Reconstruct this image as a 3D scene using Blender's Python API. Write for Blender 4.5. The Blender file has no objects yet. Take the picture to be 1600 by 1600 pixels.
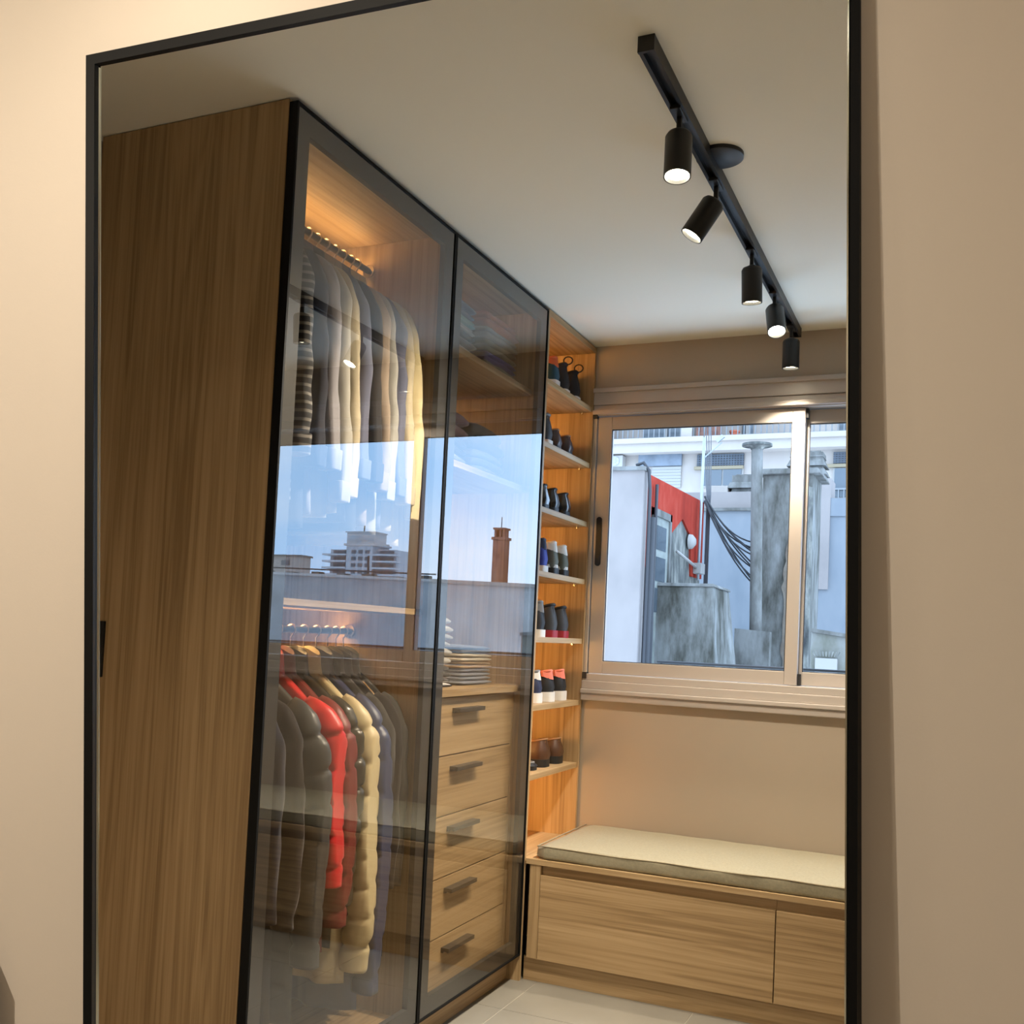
import bpy, bmesh, math, random
from math import sin, cos, pi, sqrt
from mathutils import Vector, Matrix, noise

random.seed(7)
SC = bpy.context.scene
COL = SC.collection

# ------------------------------------------------------------------ camera
CAM_POS = Vector((1.51575, -4.20378, 1.31070))
CR = Vector((0.91306974, 0.40516859, 0.04628245))
CU = Vector((-0.02332711, -0.06141441, 0.99783972))
CF = Vector((-0.40713572, 0.91217689, 0.04662423))
cd = bpy.data.cameras.new('camera')
cam = bpy.data.objects.new('camera', cd)
COL.objects.link(cam)
cd.sensor_fit = 'HORIZONTAL'
cd.sensor_width = 36.0
cd.lens = 36.0 * 1591.1 / 1600.0
cd.shift_y = 117.37 / 1600.0
cd.clip_start = 0.02
cd.clip_end = 400
m = Matrix.Identity(4)
for i in range(3):
    m[i][0], m[i][1], m[i][2], m[i][3] = CR[i], CU[i], -CF[i], CAM_POS[i]
cam.matrix_world = m
SC.camera = cam

# ------------------------------------------------------------------ world, exposure
SKY_STRENGTH = 4.0
w = bpy.data.worlds.new('sky')
SC.world = w
w.use_nodes = True
nt = w.node_tree
nt.nodes.clear()
wo = nt.nodes.new('ShaderNodeOutputWorld')
wb = nt.nodes.new('ShaderNodeBackground')
tc = nt.nodes.new('ShaderNodeTexCoord')
mp = nt.nodes.new('ShaderNodeMapping')
mp.inputs['Scale'].default_value = (1.2, 1.2, 3.2)
nz = nt.nodes.new('ShaderNodeTexNoise')
nz.inputs['Scale'].default_value = 2.2
nz.inputs['Detail'].default_value = 4
nz.inputs['Roughness'].default_value = 0.5
cr = nt.nodes.new('ShaderNodeValToRGB')
cr.color_ramp.elements[0].position = 0.35
cr.color_ramp.elements[0].color = (0.37, 0.63, 1.0, 1)
cr.color_ramp.elements[1].position = 0.72
cr.color_ramp.elements[1].color = (0.72, 0.84, 1.0, 1)
nt.links.new(tc.outputs['Generated'], mp.inputs['Vector'])
nt.links.new(mp.outputs[0], nz.inputs['Vector'])
nt.links.new(nz.outputs['Fac'], cr.inputs['Fac'])
nt.links.new(cr.outputs[0], wb.inputs['Color'])
wb.inputs['Strength'].default_value = SKY_STRENGTH
nt.links.new(wb.outputs[0], wo.inputs['Surface'])

SC.view_settings.view_transform = 'Standard'
SC.view_settings.look = 'None'
SC.view_settings.exposure = 0.45
SC.view_settings.gamma = 1.0
SC.view_settings.use_curve_mapping = False
SC.cycles.use_denoising = True
SC.cycles.max_bounces = 10
SC.cycles.diffuse_bounces = 5
SC.cycles.glossy_bounces = 5
SC.cycles.transparent_max_bounces = 24
SC.cycles.sample_clamp_indirect = 8.0

WARM = (1.0, 0.87, 0.70)
TRACK_W = 90.0      # watts per track spot
LED_W = 30.0         # emission of the wardrobe LED profiles
SHELF_LED = 100.0

# ------------------------------------------------------------------ materials
MATS = {}


def principled(name, col, rough=0.6, metal=0.0, spec=0.5, bump=0.0, bscale=200.0, var=0.0, vscale=6.0, sheen=0.0, coat=0.0):
    if name in MATS:
        return MATS[name]
    mt = bpy.data.materials.new(name)
    mt.use_nodes = True
    n = mt.node_tree
    b = n.nodes['Principled BSDF']
    b.inputs['Base Color'].default_value = (*col, 1)
    b.inputs['Roughness'].default_value = rough
    b.inputs['Metallic'].default_value = metal
    b.inputs['Specular IOR Level'].default_value = spec
    if sheen:
        b.inputs['Sheen Weight'].default_value = sheen
    if coat:
        b.inputs['Coat Weight'].default_value = coat
        b.inputs['Coat Roughness'].default_value = 0.08
    t = n.nodes.new('ShaderNodeTexCoord')
    if var:
        z = n.nodes.new('ShaderNodeTexNoise')
        z.inputs['Scale'].default_value = vscale
        z.inputs['Detail'].default_value = 5
        n.links.new(t.outputs['Object'], z.inputs['Vector'])
        r = n.nodes.new('ShaderNodeValToRGB')
        r.color_ramp.elements[0].position = 0.3
        r.color_ramp.elements[1].position = 0.7
        r.color_ramp.elements[0].color = (*[c * (1 - var) for c in col], 1)
        r.color_ramp.elements[1].color = (*[min(1, c * (1 + var)) for c in col], 1)
        n.links.new(z.outputs['Fac'], r.inputs['Fac'])
        n.links.new(r.outputs[0], b.inputs['Base Color'])
    if bump:
        z2 = n.nodes.new('ShaderNodeTexNoise')
        z2.inputs['Scale'].default_value = bscale
        z2.inputs['Detail'].default_value = 3
        n.links.new(t.outputs['Object'], z2.inputs['Vector'])
        bp = n.nodes.new('ShaderNodeBump')
        bp.inputs['Strength'].default_value = bump
        bp.inputs['Distance'].default_value = 0.002
        n.links.new(z2.outputs['Fac'], bp.inputs['Height'])
        n.links.new(bp.outputs[0], b.inputs['Normal'])
    MATS[name] = mt
    return mt


def wood(name, axis, dark, mid, light, rough=0.5):
    """oak laminate with its grain along the given axis"""
    mt = bpy.data.materials.new(name)
    mt.use_nodes = True
    n = mt.node_tree
    b = n.nodes['Principled BSDF']
    b.inputs['Roughness'].default_value = rough
    b.inputs['Specular IOR Level'].default_value = 0.35
    t = n.nodes.new('ShaderNodeTexCoord')
    info = n.nodes.new('ShaderNodeObjectInfo')
    off = n.nodes.new('ShaderNodeVectorMath')
    off.operation = 'MULTIPLY_ADD'
    off.inputs[0].default_value = (1, 1, 1)
    cmb = n.nodes.new('ShaderNodeCombineXYZ')
    mul = n.nodes.new('ShaderNodeMath')
    mul.operation = 'MULTIPLY'
    mul.inputs[1].default_value = 13.0
    n.links.new(info.outputs['Random'], mul.inputs[0])
    for k in range(3):
        n.links.new(mul.outputs[0], cmb.inputs[k])
    add = n.nodes.new('ShaderNodeVectorMath')
    add.operation = 'ADD'
    n.links.new(t.outputs['Object'], add.inputs[0])
    n.links.new(cmb.outputs[0], add.inputs[1])

    def layer(across, along, scale, detail, dist):
        mpn = n.nodes.new('ShaderNodeMapping')
        s = [across] * 3
        s['XYZ'.index(axis)] = along
        mpn.inputs['Scale'].default_value = s
        n.links.new(add.outputs[0], mpn.inputs['Vector'])
        z = n.nodes.new('ShaderNodeTexNoise')
        z.inputs['Scale'].default_value = scale
        z.inputs['Detail'].default_value = detail
        z.inputs['Distortion'].default_value = dist
        n.links.new(mpn.outputs[0], z.inputs['Vector'])
        return z

    big = layer(9.0, 0.40, 1.0, 3, 0.6)
    lines = layer(75.0, 0.9, 1.0, 2, 0.4)
    fib = layer(260.0, 5.0, 1.0, 2, 0.0)
    # cathedral figure: bands of the big noise
    sn = n.nodes.new('ShaderNodeMath')
    sn.operation = 'MULTIPLY'
    sn.inputs[1].default_value = 62.0
    n.links.new(big.outputs['Fac'], sn.inputs[0])
    si = n.nodes.new('ShaderNodeMath')
    si.operation = 'SINE'
    n.links.new(sn.outputs[0], si.inputs[0])

    def madd(a, k, c):
        x = n.nodes.new('ShaderNodeMath')
        x.operation = 'MULTIPLY_ADD'
        n.links.new(a, x.inputs[0])
        x.inputs[1].default_value = k
        if hasattr(c, 'default_value') or not isinstance(c, (int, float)):
            n.links.new(c, x.inputs[2])
        else:
            x.inputs[2].default_value = c
        return x.outputs[0]

    v = madd(big.outputs['Fac'], 0.40, 0.0)
    v = madd(si.outputs[0], 0.045, v)
    v = madd(lines.outputs['Fac'], 0.40, v)
    v = madd(fib.outputs['Fac'], 0.20, v)
    r = n.nodes.new('ShaderNodeValToRGB')
    e = r.color_ramp.elements
    e[0].position = 0.36
    e[0].color = (*dark, 1)
    e[1].position = 0.66
    e[1].color = (*light, 1)
    em = e.new(0.50)
    em.color = (*mid, 1)
    n.links.new(v, r.inputs['Fac'])
    n.links.new(r.outputs[0], b.inputs['Base Color'])
    bp = n.nodes.new('ShaderNodeBump')
    bp.inputs['Strength'].default_value = 0.10
    bp.inputs['Distance'].default_value = 0.001
    n.links.new(fib.outputs['Fac'], bp.inputs['Height'])
    n.links.new(bp.outputs[0], b.inputs['Normal'])
    MATS[name] = mt
    return mt


OD, OM, OL = (0.270, 0.175, 0.083), (0.395, 0.268, 0.136), (0.475, 0.335, 0.182)
OAK_Z = wood('oak_vertical', 'Z', OD, OM, OL)
OAK_Y = wood('oak_along_depth', 'Y', OD, OM, OL)
OAK_X = wood('oak_along_width', 'X', OD, OM, OL)


def emission(name, col, strength):
    mt = bpy.data.materials.new(name)
    mt.use_nodes = True
    n = mt.node_tree
    n.nodes.clear()
    o = n.nodes.new('ShaderNodeOutputMaterial')
    e = n.nodes.new('ShaderNodeEmission')
    e.inputs['Color'].default_value = (*col, 1)
    e.inputs['Strength'].default_value = strength
    n.links.new(e.outputs[0], o.inputs['Surface'])
    return mt


def clear_glass(name, c):
    mt = bpy.data.materials.new(name)
    mt.use_nodes = True
    n = mt.node_tree
    n.nodes.clear()
    o = n.nodes.new('ShaderNodeOutputMaterial')
    e = n.nodes.new('ShaderNodeBsdfTransparent')
    e.inputs['Color'].default_value = (*c, 1)
    n.links.new(e.outputs[0], o.inputs['Surface'])
    return mt


def tinted_glass(name, tint, r0):
    """thin smoked sheet: clear transmission times tint plus a mirror-like Fresnel reflection"""
    mt = bpy.data.materials.new(name)
    mt.use_nodes = True
    n = mt.node_tree
    n.nodes.clear()
    o = n.nodes.new('ShaderNodeOutputMaterial')
    tr = n.nodes.new('ShaderNodeBsdfTransparent')
    tr.inputs['Color'].default_value = (*tint, 1)
    gl = n.nodes.new('ShaderNodeBsdfGlossy')
    gl.inputs['Roughness'].default_value = 0.0
    gl.inputs['Color'].default_value = (0.97, 0.98, 1.0, 1)
    lw = n.nodes.new('ShaderNodeLayerWeight')
    lw.inputs['Blend'].default_value = 0.5
    pw_ = n.nodes.new('ShaderNodeMath')
    pw_.operation = 'POWER'
    pw_.inputs[1].default_value = 5.0
    n.links.new(lw.outputs['Facing'], pw_.inputs[0])
    fr = n.nodes.new('ShaderNodeMath')
    fr.operation = 'MULTIPLY_ADD'
    fr.inputs[1].default_value = 1.0 - r0
    fr.inputs[2].default_value = r0
    n.links.new(pw_.outputs[0], fr.inputs[0])
    mx = n.nodes.new('ShaderNodeMixShader')
    n.links.new(fr.outputs[0], mx.inputs[0])
    n.links.new(tr.outputs[0], mx.inputs[1])
    n.links.new(gl.outputs[0], mx.inputs[2])
    n.links.new(mx.outputs[0], o.inputs['Surface'])
    return mt


def weathered(name, a, b_, c, scale=3.0, stretch=(1, 1, 0.45), rough=0.9, p=(0.35, 0.5, 0.64)):
    mt = bpy.data.materials.new(name)
    mt.use_nodes = True
    n = mt.node_tree
    b = n.nodes['Principled BSDF']
    b.inputs['Roughness'].default_value = rough
    b.inputs['Specular IOR Level'].default_value = 0.08
    t = n.nodes.new('ShaderNodeTexCoord')
    mpn = n.nodes.new('ShaderNodeMapping')
    mpn.inputs['Scale'].default_value = stretch
    n.links.new(t.outputs['Object'], mpn.inputs['Vector'])
    z = n.nodes.new('ShaderNodeTexNoise')
    z.inputs['Scale'].default_value = scale
    z.inputs['Detail'].default_value = 8
    z.inputs['Roughness'].default_value = 0.65
    n.links.new(mpn.outputs[0], z.inputs['Vector'])
    r = n.nodes.new('ShaderNodeValToRGB')
    e = r.color_ramp.elements
    e[0].position, e[0].color = p[0], (*a, 1)
    e[1].position, e[1].color = p[2], (*c, 1)
    k = e.new(p[1])
    k.color = (*b_, 1)
    n.links.new(z.outputs['Fac'], r.inputs['Fac'])
    n.links.new(r.outputs[0], b.inputs['Base Color'])
    bp = n.nodes.new('ShaderNodeBump')
    bp.inputs['Strength'].default_value = 0.4
    bp.inputs['Distance'].default_value = 0.01
    n.links.new(z.outputs['Fac'], bp.inputs['Height'])
    n.links.new(bp.outputs[0], b.inputs['Normal'])
    return mt


def striped(name, base, stripe, freq, axis, duty=0.5, rough=0.85):
    mt = bpy.data.materials.new(name)
    mt.use_nodes = True
    n = mt.node_tree
    b = n.nodes['Principled BSDF']
    b.inputs['Roughness'].default_value = rough
    t = n.nodes.new('ShaderNodeTexCoord')
    wv = n.nodes.new('ShaderNodeTexWave')
    wv.bands_direction = axis
    wv.inputs['Scale'].default_value = freq
    wv.inputs['Distortion'].default_value = 0.3
    n.links.new(t.outputs['Object'], wv.inputs['Vector'])
    r = n.nodes.new('ShaderNodeValToRGB')
    r.color_ramp.interpolation = 'CONSTANT'
    r.color_ramp.elements[0].color = (*base, 1)
    r.color_ramp.elements[1].position = duty
    r.color_ramp.elements[1].color = (*stripe, 1)
    n.links.new(wv.outputs['Fac'], r.inputs['Fac'])
    n.links.new(r.outputs[0], b.inputs['Base Color'])
    return mt


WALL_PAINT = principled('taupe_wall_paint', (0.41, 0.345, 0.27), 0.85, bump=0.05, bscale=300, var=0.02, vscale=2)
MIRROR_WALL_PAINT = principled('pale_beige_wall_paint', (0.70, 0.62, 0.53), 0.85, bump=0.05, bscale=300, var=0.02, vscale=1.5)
CEIL_PAINT = principled('ceiling_paint', (0.85, 0.83, 0.72), 0.9, bump=0.04, bscale=250)
BLACK_METAL = principled('black_metal', (0.012, 0.012, 0.012), 0.42, spec=0.4)
BLACK_SATIN = principled('black_satin_aluminium', (0.006, 0.006, 0.006), 0.55, spec=0.12)
GREY_BORDER = principled('charcoal_glass_border', (0.022, 0.021, 0.020), 0.6)
HANDLE = principled('dark_bronze_handle', (0.060, 0.052, 0.044), 0.4, metal=0.3)
CHROME = principled('chrome', (0.65, 0.62, 0.58), 0.2, metal=1.0)
ALU = principled('cream_window_aluminium', (0.45, 0.40, 0.355), 0.38, spec=0.5)
RUBBER = principled('black_rubber', (0.015, 0.015, 0.016), 0.6)
DOOR_GLASS = tinted_glass('smoked_door_glass', (0.84, 0.82, 0.78), 0.15)
WIN_GLASS = clear_glass('window_glass', (0.965, 0.965, 0.965))
MIRROR_GLASS = clear_glass('mirror_glass', (0.95, 0.955, 0.945))
BEVEL = principled('mirror_bevel', (0.75, 0.78, 0.72), 0.12, metal=1.0)
LED = emission('warm_led', (1.0, 0.60, 0.25), LED_W)
SLED = emission('warm_shelf_led', (1.0, 0.50, 0.14), SHELF_LED)
LAMP_FACE = emission('lamp_lens', (1.0, 0.90, 0.68), 22.0)
LINEN = principled('linen_cushion', (0.265, 0.235, 0.155), 0.95, bump=0.5, bscale=420, var=0.10, vscale=120, sheen=0.2)
PIPING = principled('linen_piping', (0.30, 0.255, 0.17), 0.95, bump=0.4, bscale=400)
TILE = principled('porcelain_tile', (0.185, 0.172, 0.145), 0.42, var=0.10, vscale=3.0)
GROUT = principled('pale_grout', (0.36, 0.33, 0.27), 0.9)


def fabric(name, col, rough=0.9, sheen=0.15):
    return principled(name, col, rough, bump=0.25, bscale=350, var=0.06, vscale=20, sheen=sheen, spec=0.3)


# ------------------------------------------------------------------ mesh helpers
ORIG = {}


class MB:
    def __init__(self):
        self.v, self.f = [], []

    def box(self, x0, x1, y0, y1, z0, z1):
        b = len(self.v)
        self.v += [(x, y, z) for z in (z0, z1) for y in (y0, y1) for x in (x0, x1)]
        self.f += [tuple(b + i for i in q) for q in ((0, 2, 3, 1), (4, 5, 7, 6), (0, 1, 5, 4), (2, 6, 7, 3), (0, 4, 6, 2), (1, 3, 7, 5))]
        return self

    def hexa(self, pts):
        """8 points: bottom ring then top ring, both in the same turn"""
        b = len(self.v)
        self.v += [tuple(p) for p in pts]
        self.f += [tuple(b + i for i in q) for q in ((3, 2, 1, 0), (4, 5, 6, 7), (0, 1, 5, 4), (1, 2, 6, 5), (2, 3, 7, 6), (3, 0, 4, 7))]
        return self

    def prism(self, poly, axis, a, b_):
        """extrude a 2D polygon along an axis from a to b"""
        n = len(poly)
        b = len(self.v)
        for t in (a, b_):
            for (p, q) in poly:
                self.v.append({'X': (t, p, q), 'Y': (p, t, q), 'Z': (p, q, t)}[axis])
        self.f.append(tuple(b + i for i in range(n)))
        self.f.append(tuple(b + n + i for i in reversed(range(n))))
        for i in range(n):
            j = (i + 1) % n
            self.f.append((b + j, b + i, b + n + i, b + n + j))
        return self

    def rings(self, rs, cap=True, closed=True):
        """loft a list of equal-length point rings"""
        b = len(self.v)
        n = len(rs[0])
        for r in rs:
            self.v += [tuple(p) for p in r]
        for k in range(len(rs) - 1):
            for i in range(n if closed else n - 1):
                j = (i + 1) % n
                self.f.append((b + k * n + i, b + k * n + j, b + (k + 1) * n + j, b + (k + 1) * n + i))
        if cap:
            self.f.append(tuple(b + i for i in reversed(range(n))))
            self.f.append(tuple(b + (len(rs) - 1) * n + i for i in range(n)))
        return self

    def tube(self, path, rad, n=8, cap=True):
        P = [Vector(p) for p in path]
        R = rad if isinstance(rad, (list, tuple)) else [rad] * len(P)
        rs = []
        prev = None
        for i, p in enumerate(P):
            d = (P[min(i + 1, len(P) - 1)] - P[max(i - 1, 0)]).normalized()
            if prev is None:
                a = d.cross(Vector((0, 0, 1)))
                if a.length < 0.05:
                    a = d.cross(Vector((1, 0, 0)))
            else:
                a = prev - d * prev.dot(d)
            a.normalize()
            prev = a
            c = d.cross(a)
            rs.append([p + (a * cos(2 * pi * k / n) + c * sin(2 * pi * k / n)) * R[i] for k in range(n)])
        return self.rings(rs, cap)

    def cyl(self, p0, p1, r0, r1=None, n=20):
        return self.tube([p0, p1], [r0, r0 if r1 is None else r1], n)

    def lathe(self, prof, base, direction, n=24):
        """(radius, distance) profile turned about an axis"""
        d = Vector(direction).normalized()
        a = d.cross(Vector((1, 0, 0)))
        if a.length < 0.1:
            a = d.cross(Vector((0, 1, 0)))
        a.normalize()
        c = d.cross(a)
        o = Vector(base)
        rs = [[o + d * h + (a * cos(2 * pi * k / n) + c * sin(2 * pi * k / n)) * max(r, 1e-4) for k in range(n)] for r, h in prof]
        return self.rings(rs)

    def build(self, name, mat, parent=None, smooth=False, bevel=0.0, subsurf=0):
        o0 = ORIG.get(parent.name, Vector((0, 0, 0))) if parent else Vector((0, 0, 0))
        me = bpy.data.meshes.new(name)
        me.from_pydata([tuple(Vector(p) - o0) for p in self.v], [], self.f)
        bm = bmesh.new()
        bm.from_mesh(me)
        bmesh.ops.recalc_face_normals(bm, faces=bm.faces)
        if bevel:
            es = [e for e in bm.edges if len(e.link_faces) == 2 and e.calc_face_angle(0) > 0.6]
            bmesh.ops.bevel(bm, geom=es, offset=bevel, segments=2, profile=0.6, affect='EDGES', clamp_overlap=True)
        bm.to_mesh(me)
        bm.free()
        if smooth:
            me.shade_smooth()
            if smooth != 'all':
                me.set_sharp_from_angle(angle=math.radians(48))
        me.materials.append(mat)
        o = bpy.data.objects.new(name, me)
        COL.objects.link(o)
        if subsurf:
            s = o.modifiers.new('smooth', 'SUBSURF')
            s.levels = s.render_levels = subsurf
        if parent:
            o.parent = parent
            ORIG[o.name] = o0
        return o


def box(name, mat, parent, x0, x1, y0, y1, z0, z1, bevel=0.0):
    return MB().box(x0, x1, y0, y1, z0, z1).build(name, mat, parent, bevel=bevel)


def empty(name, loc):
    o = bpy.data.objects.new(name, None)
    o.empty_display_size = 0.05
    COL.objects.link(o)
    o.location = loc
    ORIG[o.name] = Vector(loc)
    return o


def tag(o, label=None, cat=None, group=None, kind=None):
    if label:
        o['label'] = label
    if cat:
        o['category'] = cat
    if group:
        o['group'] = group
    if kind:
        o['kind'] = kind
    return o


def thing(name, label, cat, loc, group=None):
    return tag(empty(name, loc), label, cat, group)


def struct(name, label=None, cat=None, loc=(0, 0, 0)):
    return tag(empty(name, loc), label, cat, kind='structure')


# ------------------------------------------------------------------ room shell
H = 2.6
XL, XR = -0.66, 2.35
YB = -5.6
# far wall with the window opening
WX0, WX1, WZ0, WZ1 = 0.0, 1.83, 1.06, 2.40
fw = MB()
fw.box(XL, WX0, 0.0, 0.16, 0, H).box(WX1, XR, 0.0, 0.16, 0, H).box(WX0, WX1, 0.0, 0.16, 0, WZ0).box(WX0, WX1, 0.0, 0.16, WZ1, H)
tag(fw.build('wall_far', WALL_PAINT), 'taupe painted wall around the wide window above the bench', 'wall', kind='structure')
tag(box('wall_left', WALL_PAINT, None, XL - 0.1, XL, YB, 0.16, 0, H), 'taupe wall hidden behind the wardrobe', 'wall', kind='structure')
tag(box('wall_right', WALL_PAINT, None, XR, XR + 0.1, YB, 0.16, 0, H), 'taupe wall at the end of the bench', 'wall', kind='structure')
tag(box('wall_back', MIRROR_WALL_PAINT, None, XL, XR, YB - 0.1, YB, 0, H), 'pale beige wall behind the photographer', 'wall', kind='structure')
tag(box('ceiling', CEIL_PAINT, None, XL - 0.1, XR + 0.1, YB - 0.1, 0.16, H, H + 0.1), 'plain off-white ceiling with the spotlight track', 'ceiling', kind='structure')
fl = tag(box('floor', GROUT, None, XL - 0.1, XR + 0.1, YB - 0.1, 0.16, -0.1, -0.0015), 'large matt beige-grey porcelain tiles with pale joints', 'floor', kind='structure')
TS, J = 0.60, 0.0025
tm = None
for ix in range(-2, 4):
    for iy in range(-6, 2):
        x0, y0 = 0.665 + (ix - 1) * TS, -0.872 + (iy) * TS
        x1, y1 = x0 + TS, y0 + TS
        if x1 < XL or x0 > XR or y0 > 0.05 or y1 < -3.4:
            continue
        cx0, cx1, cy0, cy1 = max(x0 + J / 2, XL), min(x1 - J / 2, XR), max(y0 + J / 2, -3.6), min(y1 - J / 2, 0.0)
        if cx1 - cx0 < 0.02 or cy1 - cy0 < 0.02:
            continue
        box('tile', TILE, fl, cx0, cx1, cy0, cy1, -0.008, 0.0, bevel=0.0012)

# ------------------------------------------------------------------ leaning mirror and the wall it hangs on
D0 = 1.25
MO = CAM_POS + CF * D0
MH = Vector((0.99583244, 0.08747051, 0.02581992))
MV = Vector((-0.0205878, -0.06019863, 0.99797408))
MN = Vector((0.08884763, -0.99434654, -0.05814692))


def mpt(s, t, k=0.0):
    return MO + MH * s + MV * t + MN * k


T_TOP, T_BOT = 0.7570, -1.325
S_L, S_R = -0.6432, 0.4026


def gap(t):
    return 0.007 + (T_TOP - t) * 0.0215


def wpt(s, t, k=0.0):
    return mpt(s, t, -gap(t) + k)


# openings of the wall behind the mirror, hidden by the flared frame back
HL, HR, HT, HB = S_L + 0.006, S_R - 0.003, T_TOP - 0.004, T_BOT + 0.02


def hole(s, t):
    """where the frame back meets the wall (frame sides splay outwards to the left and the top)"""
    g = gap(t)
    ds = -0.86 * g if s < 0 else 0.15 * g
    dt = 0.62 * g if t > 0 else -0.5 * g
    return s + ds, t + dt


h00, h10, h11, h01 = hole(HL, HB), hole(HR, HB), hole(HR, HT), hole(HL, HT)
WS0, WS1, WT0, WT1 = -1.72, 1.42, -1.42, 1.30


def slab(quad):
    mb = MB()
    mb.hexa([wpt(s, t, 0.0) for s, t in quad] + [wpt(s, t, -0.004) for s, t in quad])
    return mb


wf = MB()
for quad in ([(WS0, WT0), h00, h01, (WS0, WT1)], [h10, (WS1, WT0), (WS1, WT1), h11], [(WS0, WT0), (WS1, WT0), h10, h00], [h01, h11, (WS1, WT1), (WS0, WT1)]):
    s = slab(quad)
    b = len(wf.v)
    wf.v += s.v
    wf.f += [tuple(b + i for i in f) for f in s.f]
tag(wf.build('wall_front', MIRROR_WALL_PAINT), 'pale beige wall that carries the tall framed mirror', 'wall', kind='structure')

mir = thing('leaning_mirror', 'tall mirror in a thin black metal frame, leaning on the beige wall', 'mirror', mpt(-0.12, T_BOT))
FWL, FWR = 0.0150, 0.0098


def rail(c):
    """frame length between two corner stations; c = (outer, inner) pairs"""
    mb = MB()
    rs = []
    for (so, to), (si, ti), (ho, hi) in c:
        rs.append([mpt(so, to, 0.006), mpt(si, ti, 0.006), wpt(*hi, -0.003), wpt(*ho, -0.003)])
    mb.rings(rs)
    return mb


def flare(s, t, extra):
    g = gap(t)
    ds = -0.86 * g if s < 0 else 0.15 * g
    dt = 0.62 * g if t > 0 else -0.5 * g
    return s + ds, t + dt


def corner(sl, top):
    so = S_L if sl else S_R
    to = T_TOP if top else T_BOT
    si = S_L + FWL if sl else S_R - FWR
    ti = T_TOP - 0.0145 if top else T_BOT + 0.015
    return (so, to), (si, ti), (flare(so, to, 0), flare(si, ti, 0))


tl, tr_, bl, br = corner(1, 1), corner(0, 1), corner(1, 0), corner(0, 0)
for a, b_ in ((tl, tr_), (bl, br), (tl, bl), (tr_, br)):
    rail((a, b_)).build('frame_rail', BLACK_SATIN, mir)
# ground bevel of the mirror glass inside the side rails and top rail
for (s0, t0, s1, t1, ds, dt) in ((S_L + FWL, T_TOP - 0.0145, S_L + FWL, T_BOT + 0.015, 0.0048, 0), (S_R - FWR, T_TOP - 0.0145, S_R - FWR, T_BOT + 0.015, -0.0036, 0)):
    mb = MB()
    sg = 1 if ds > 0 else -1
    rs = []
    for (s, t) in ((s0, t0), (s1, t1)):
        rs.append([mpt(s - sg * 0.0005, t, -0.003), mpt(s + ds * 0.5, t, 0.0), mpt(s + ds, t, -0.0012), mpt(s + ds, t, -0.003)])
    mb.rings(rs)
    mb.build('bevelled_edge', BEVEL, mir)
mb = MB()
mb.v = [tuple(mpt(s, t, -0.002)) for s, t in ((S_L + FWL, T_BOT + 0.015), (S_R - FWR, T_BOT + 0.015), (S_R - FWR, T_TOP - 0.0145), (S_L + FWL, T_TOP - 0.0145))]
mb.f = [(0, 1, 2, 3)]
mb.build('mirror_glass', MIRROR_GLASS, mir)

# lamps added on the photographer's side, unseen, for the mirror wall's shading and shadows


def added_spot(pos, target, energy, label, size=1.1, rad=0.02):
    r = thing('added_spotlight', label, 'spotlight', (pos[0], pos[1], H), 'added ceiling spotlights in front of the mirror wall')
    p = Vector(pos)
    d = (Vector(target) - p).normalized()
    MB().lathe([(0.045, 0), (0.045, 0.012)], (p.x, p.y, H), (0, 0, -1)).build('base_plate', BLACK_METAL, r)
    MB().cyl((p.x, p.y, H - 0.01), p, 0.007, n=10).build('stem', BLACK_METAL, r)
    q = p - d * 0.02
    MB().lathe([(0.024, -0.02), (0.033, 0.0), (0.033, 0.10), (0.029, 0.10), (0.029, 0.094)], q, d).build('lamp_body', BLACK_METAL, r, smooth=True)
    MB().lathe([(0.027, 0.0935), (0.027, 0.0945)], q, d).build('lens', LAMP_FACE, r)
    ld = bpy.data.lights.new('spot_beam', 'SPOT')
    ld.energy = energy
    ld.color = WARM
    ld.spot_size = size * 2
    ld.spot_blend = 0.9
    ld.shadow_soft_size = rad
    lo = bpy.data.objects.new('spot_beam', ld)
    COL.objects.link(lo)
    lo.location = q + d * 0.105
    lo.rotation_euler = d.to_track_quat('-Z', 'Y').to_euler()
    return r


LA = wpt(-0.38, 1.13, 0.40)
LB = wpt(-0.35, 1.12, 0.74)
added_spot(LA, wpt(-0.62, -0.15, 0.0), 4.5, 'added black ceiling spotlight closest to the mirror wall', size=1.25)  # added for the glow at the wall top and the frame's shadow
added_spot(LB, wpt(0.1, -0.9, 0.0), 11.0, 'added black ceiling spotlight farther from the mirror wall', size=1.25)  # second added lamp, gives the frame's inner shadow
added_spot((-0.45, -5.05, 2.50), (0.1, -3.1, 0.5), 102.0, 'added black ceiling spotlight left of the photographer', size=1.1)  # added lamp, spreads light over the mirror wall, strongest at left
added_spot((1.75, -5.15, 2.50), (1.0, -3.1, 0.9), 14.0, 'added black fill spotlight behind the photographer', size=1.1, rad=0.06)  # added fill lamp, softens the shadows right of the frame


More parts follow.
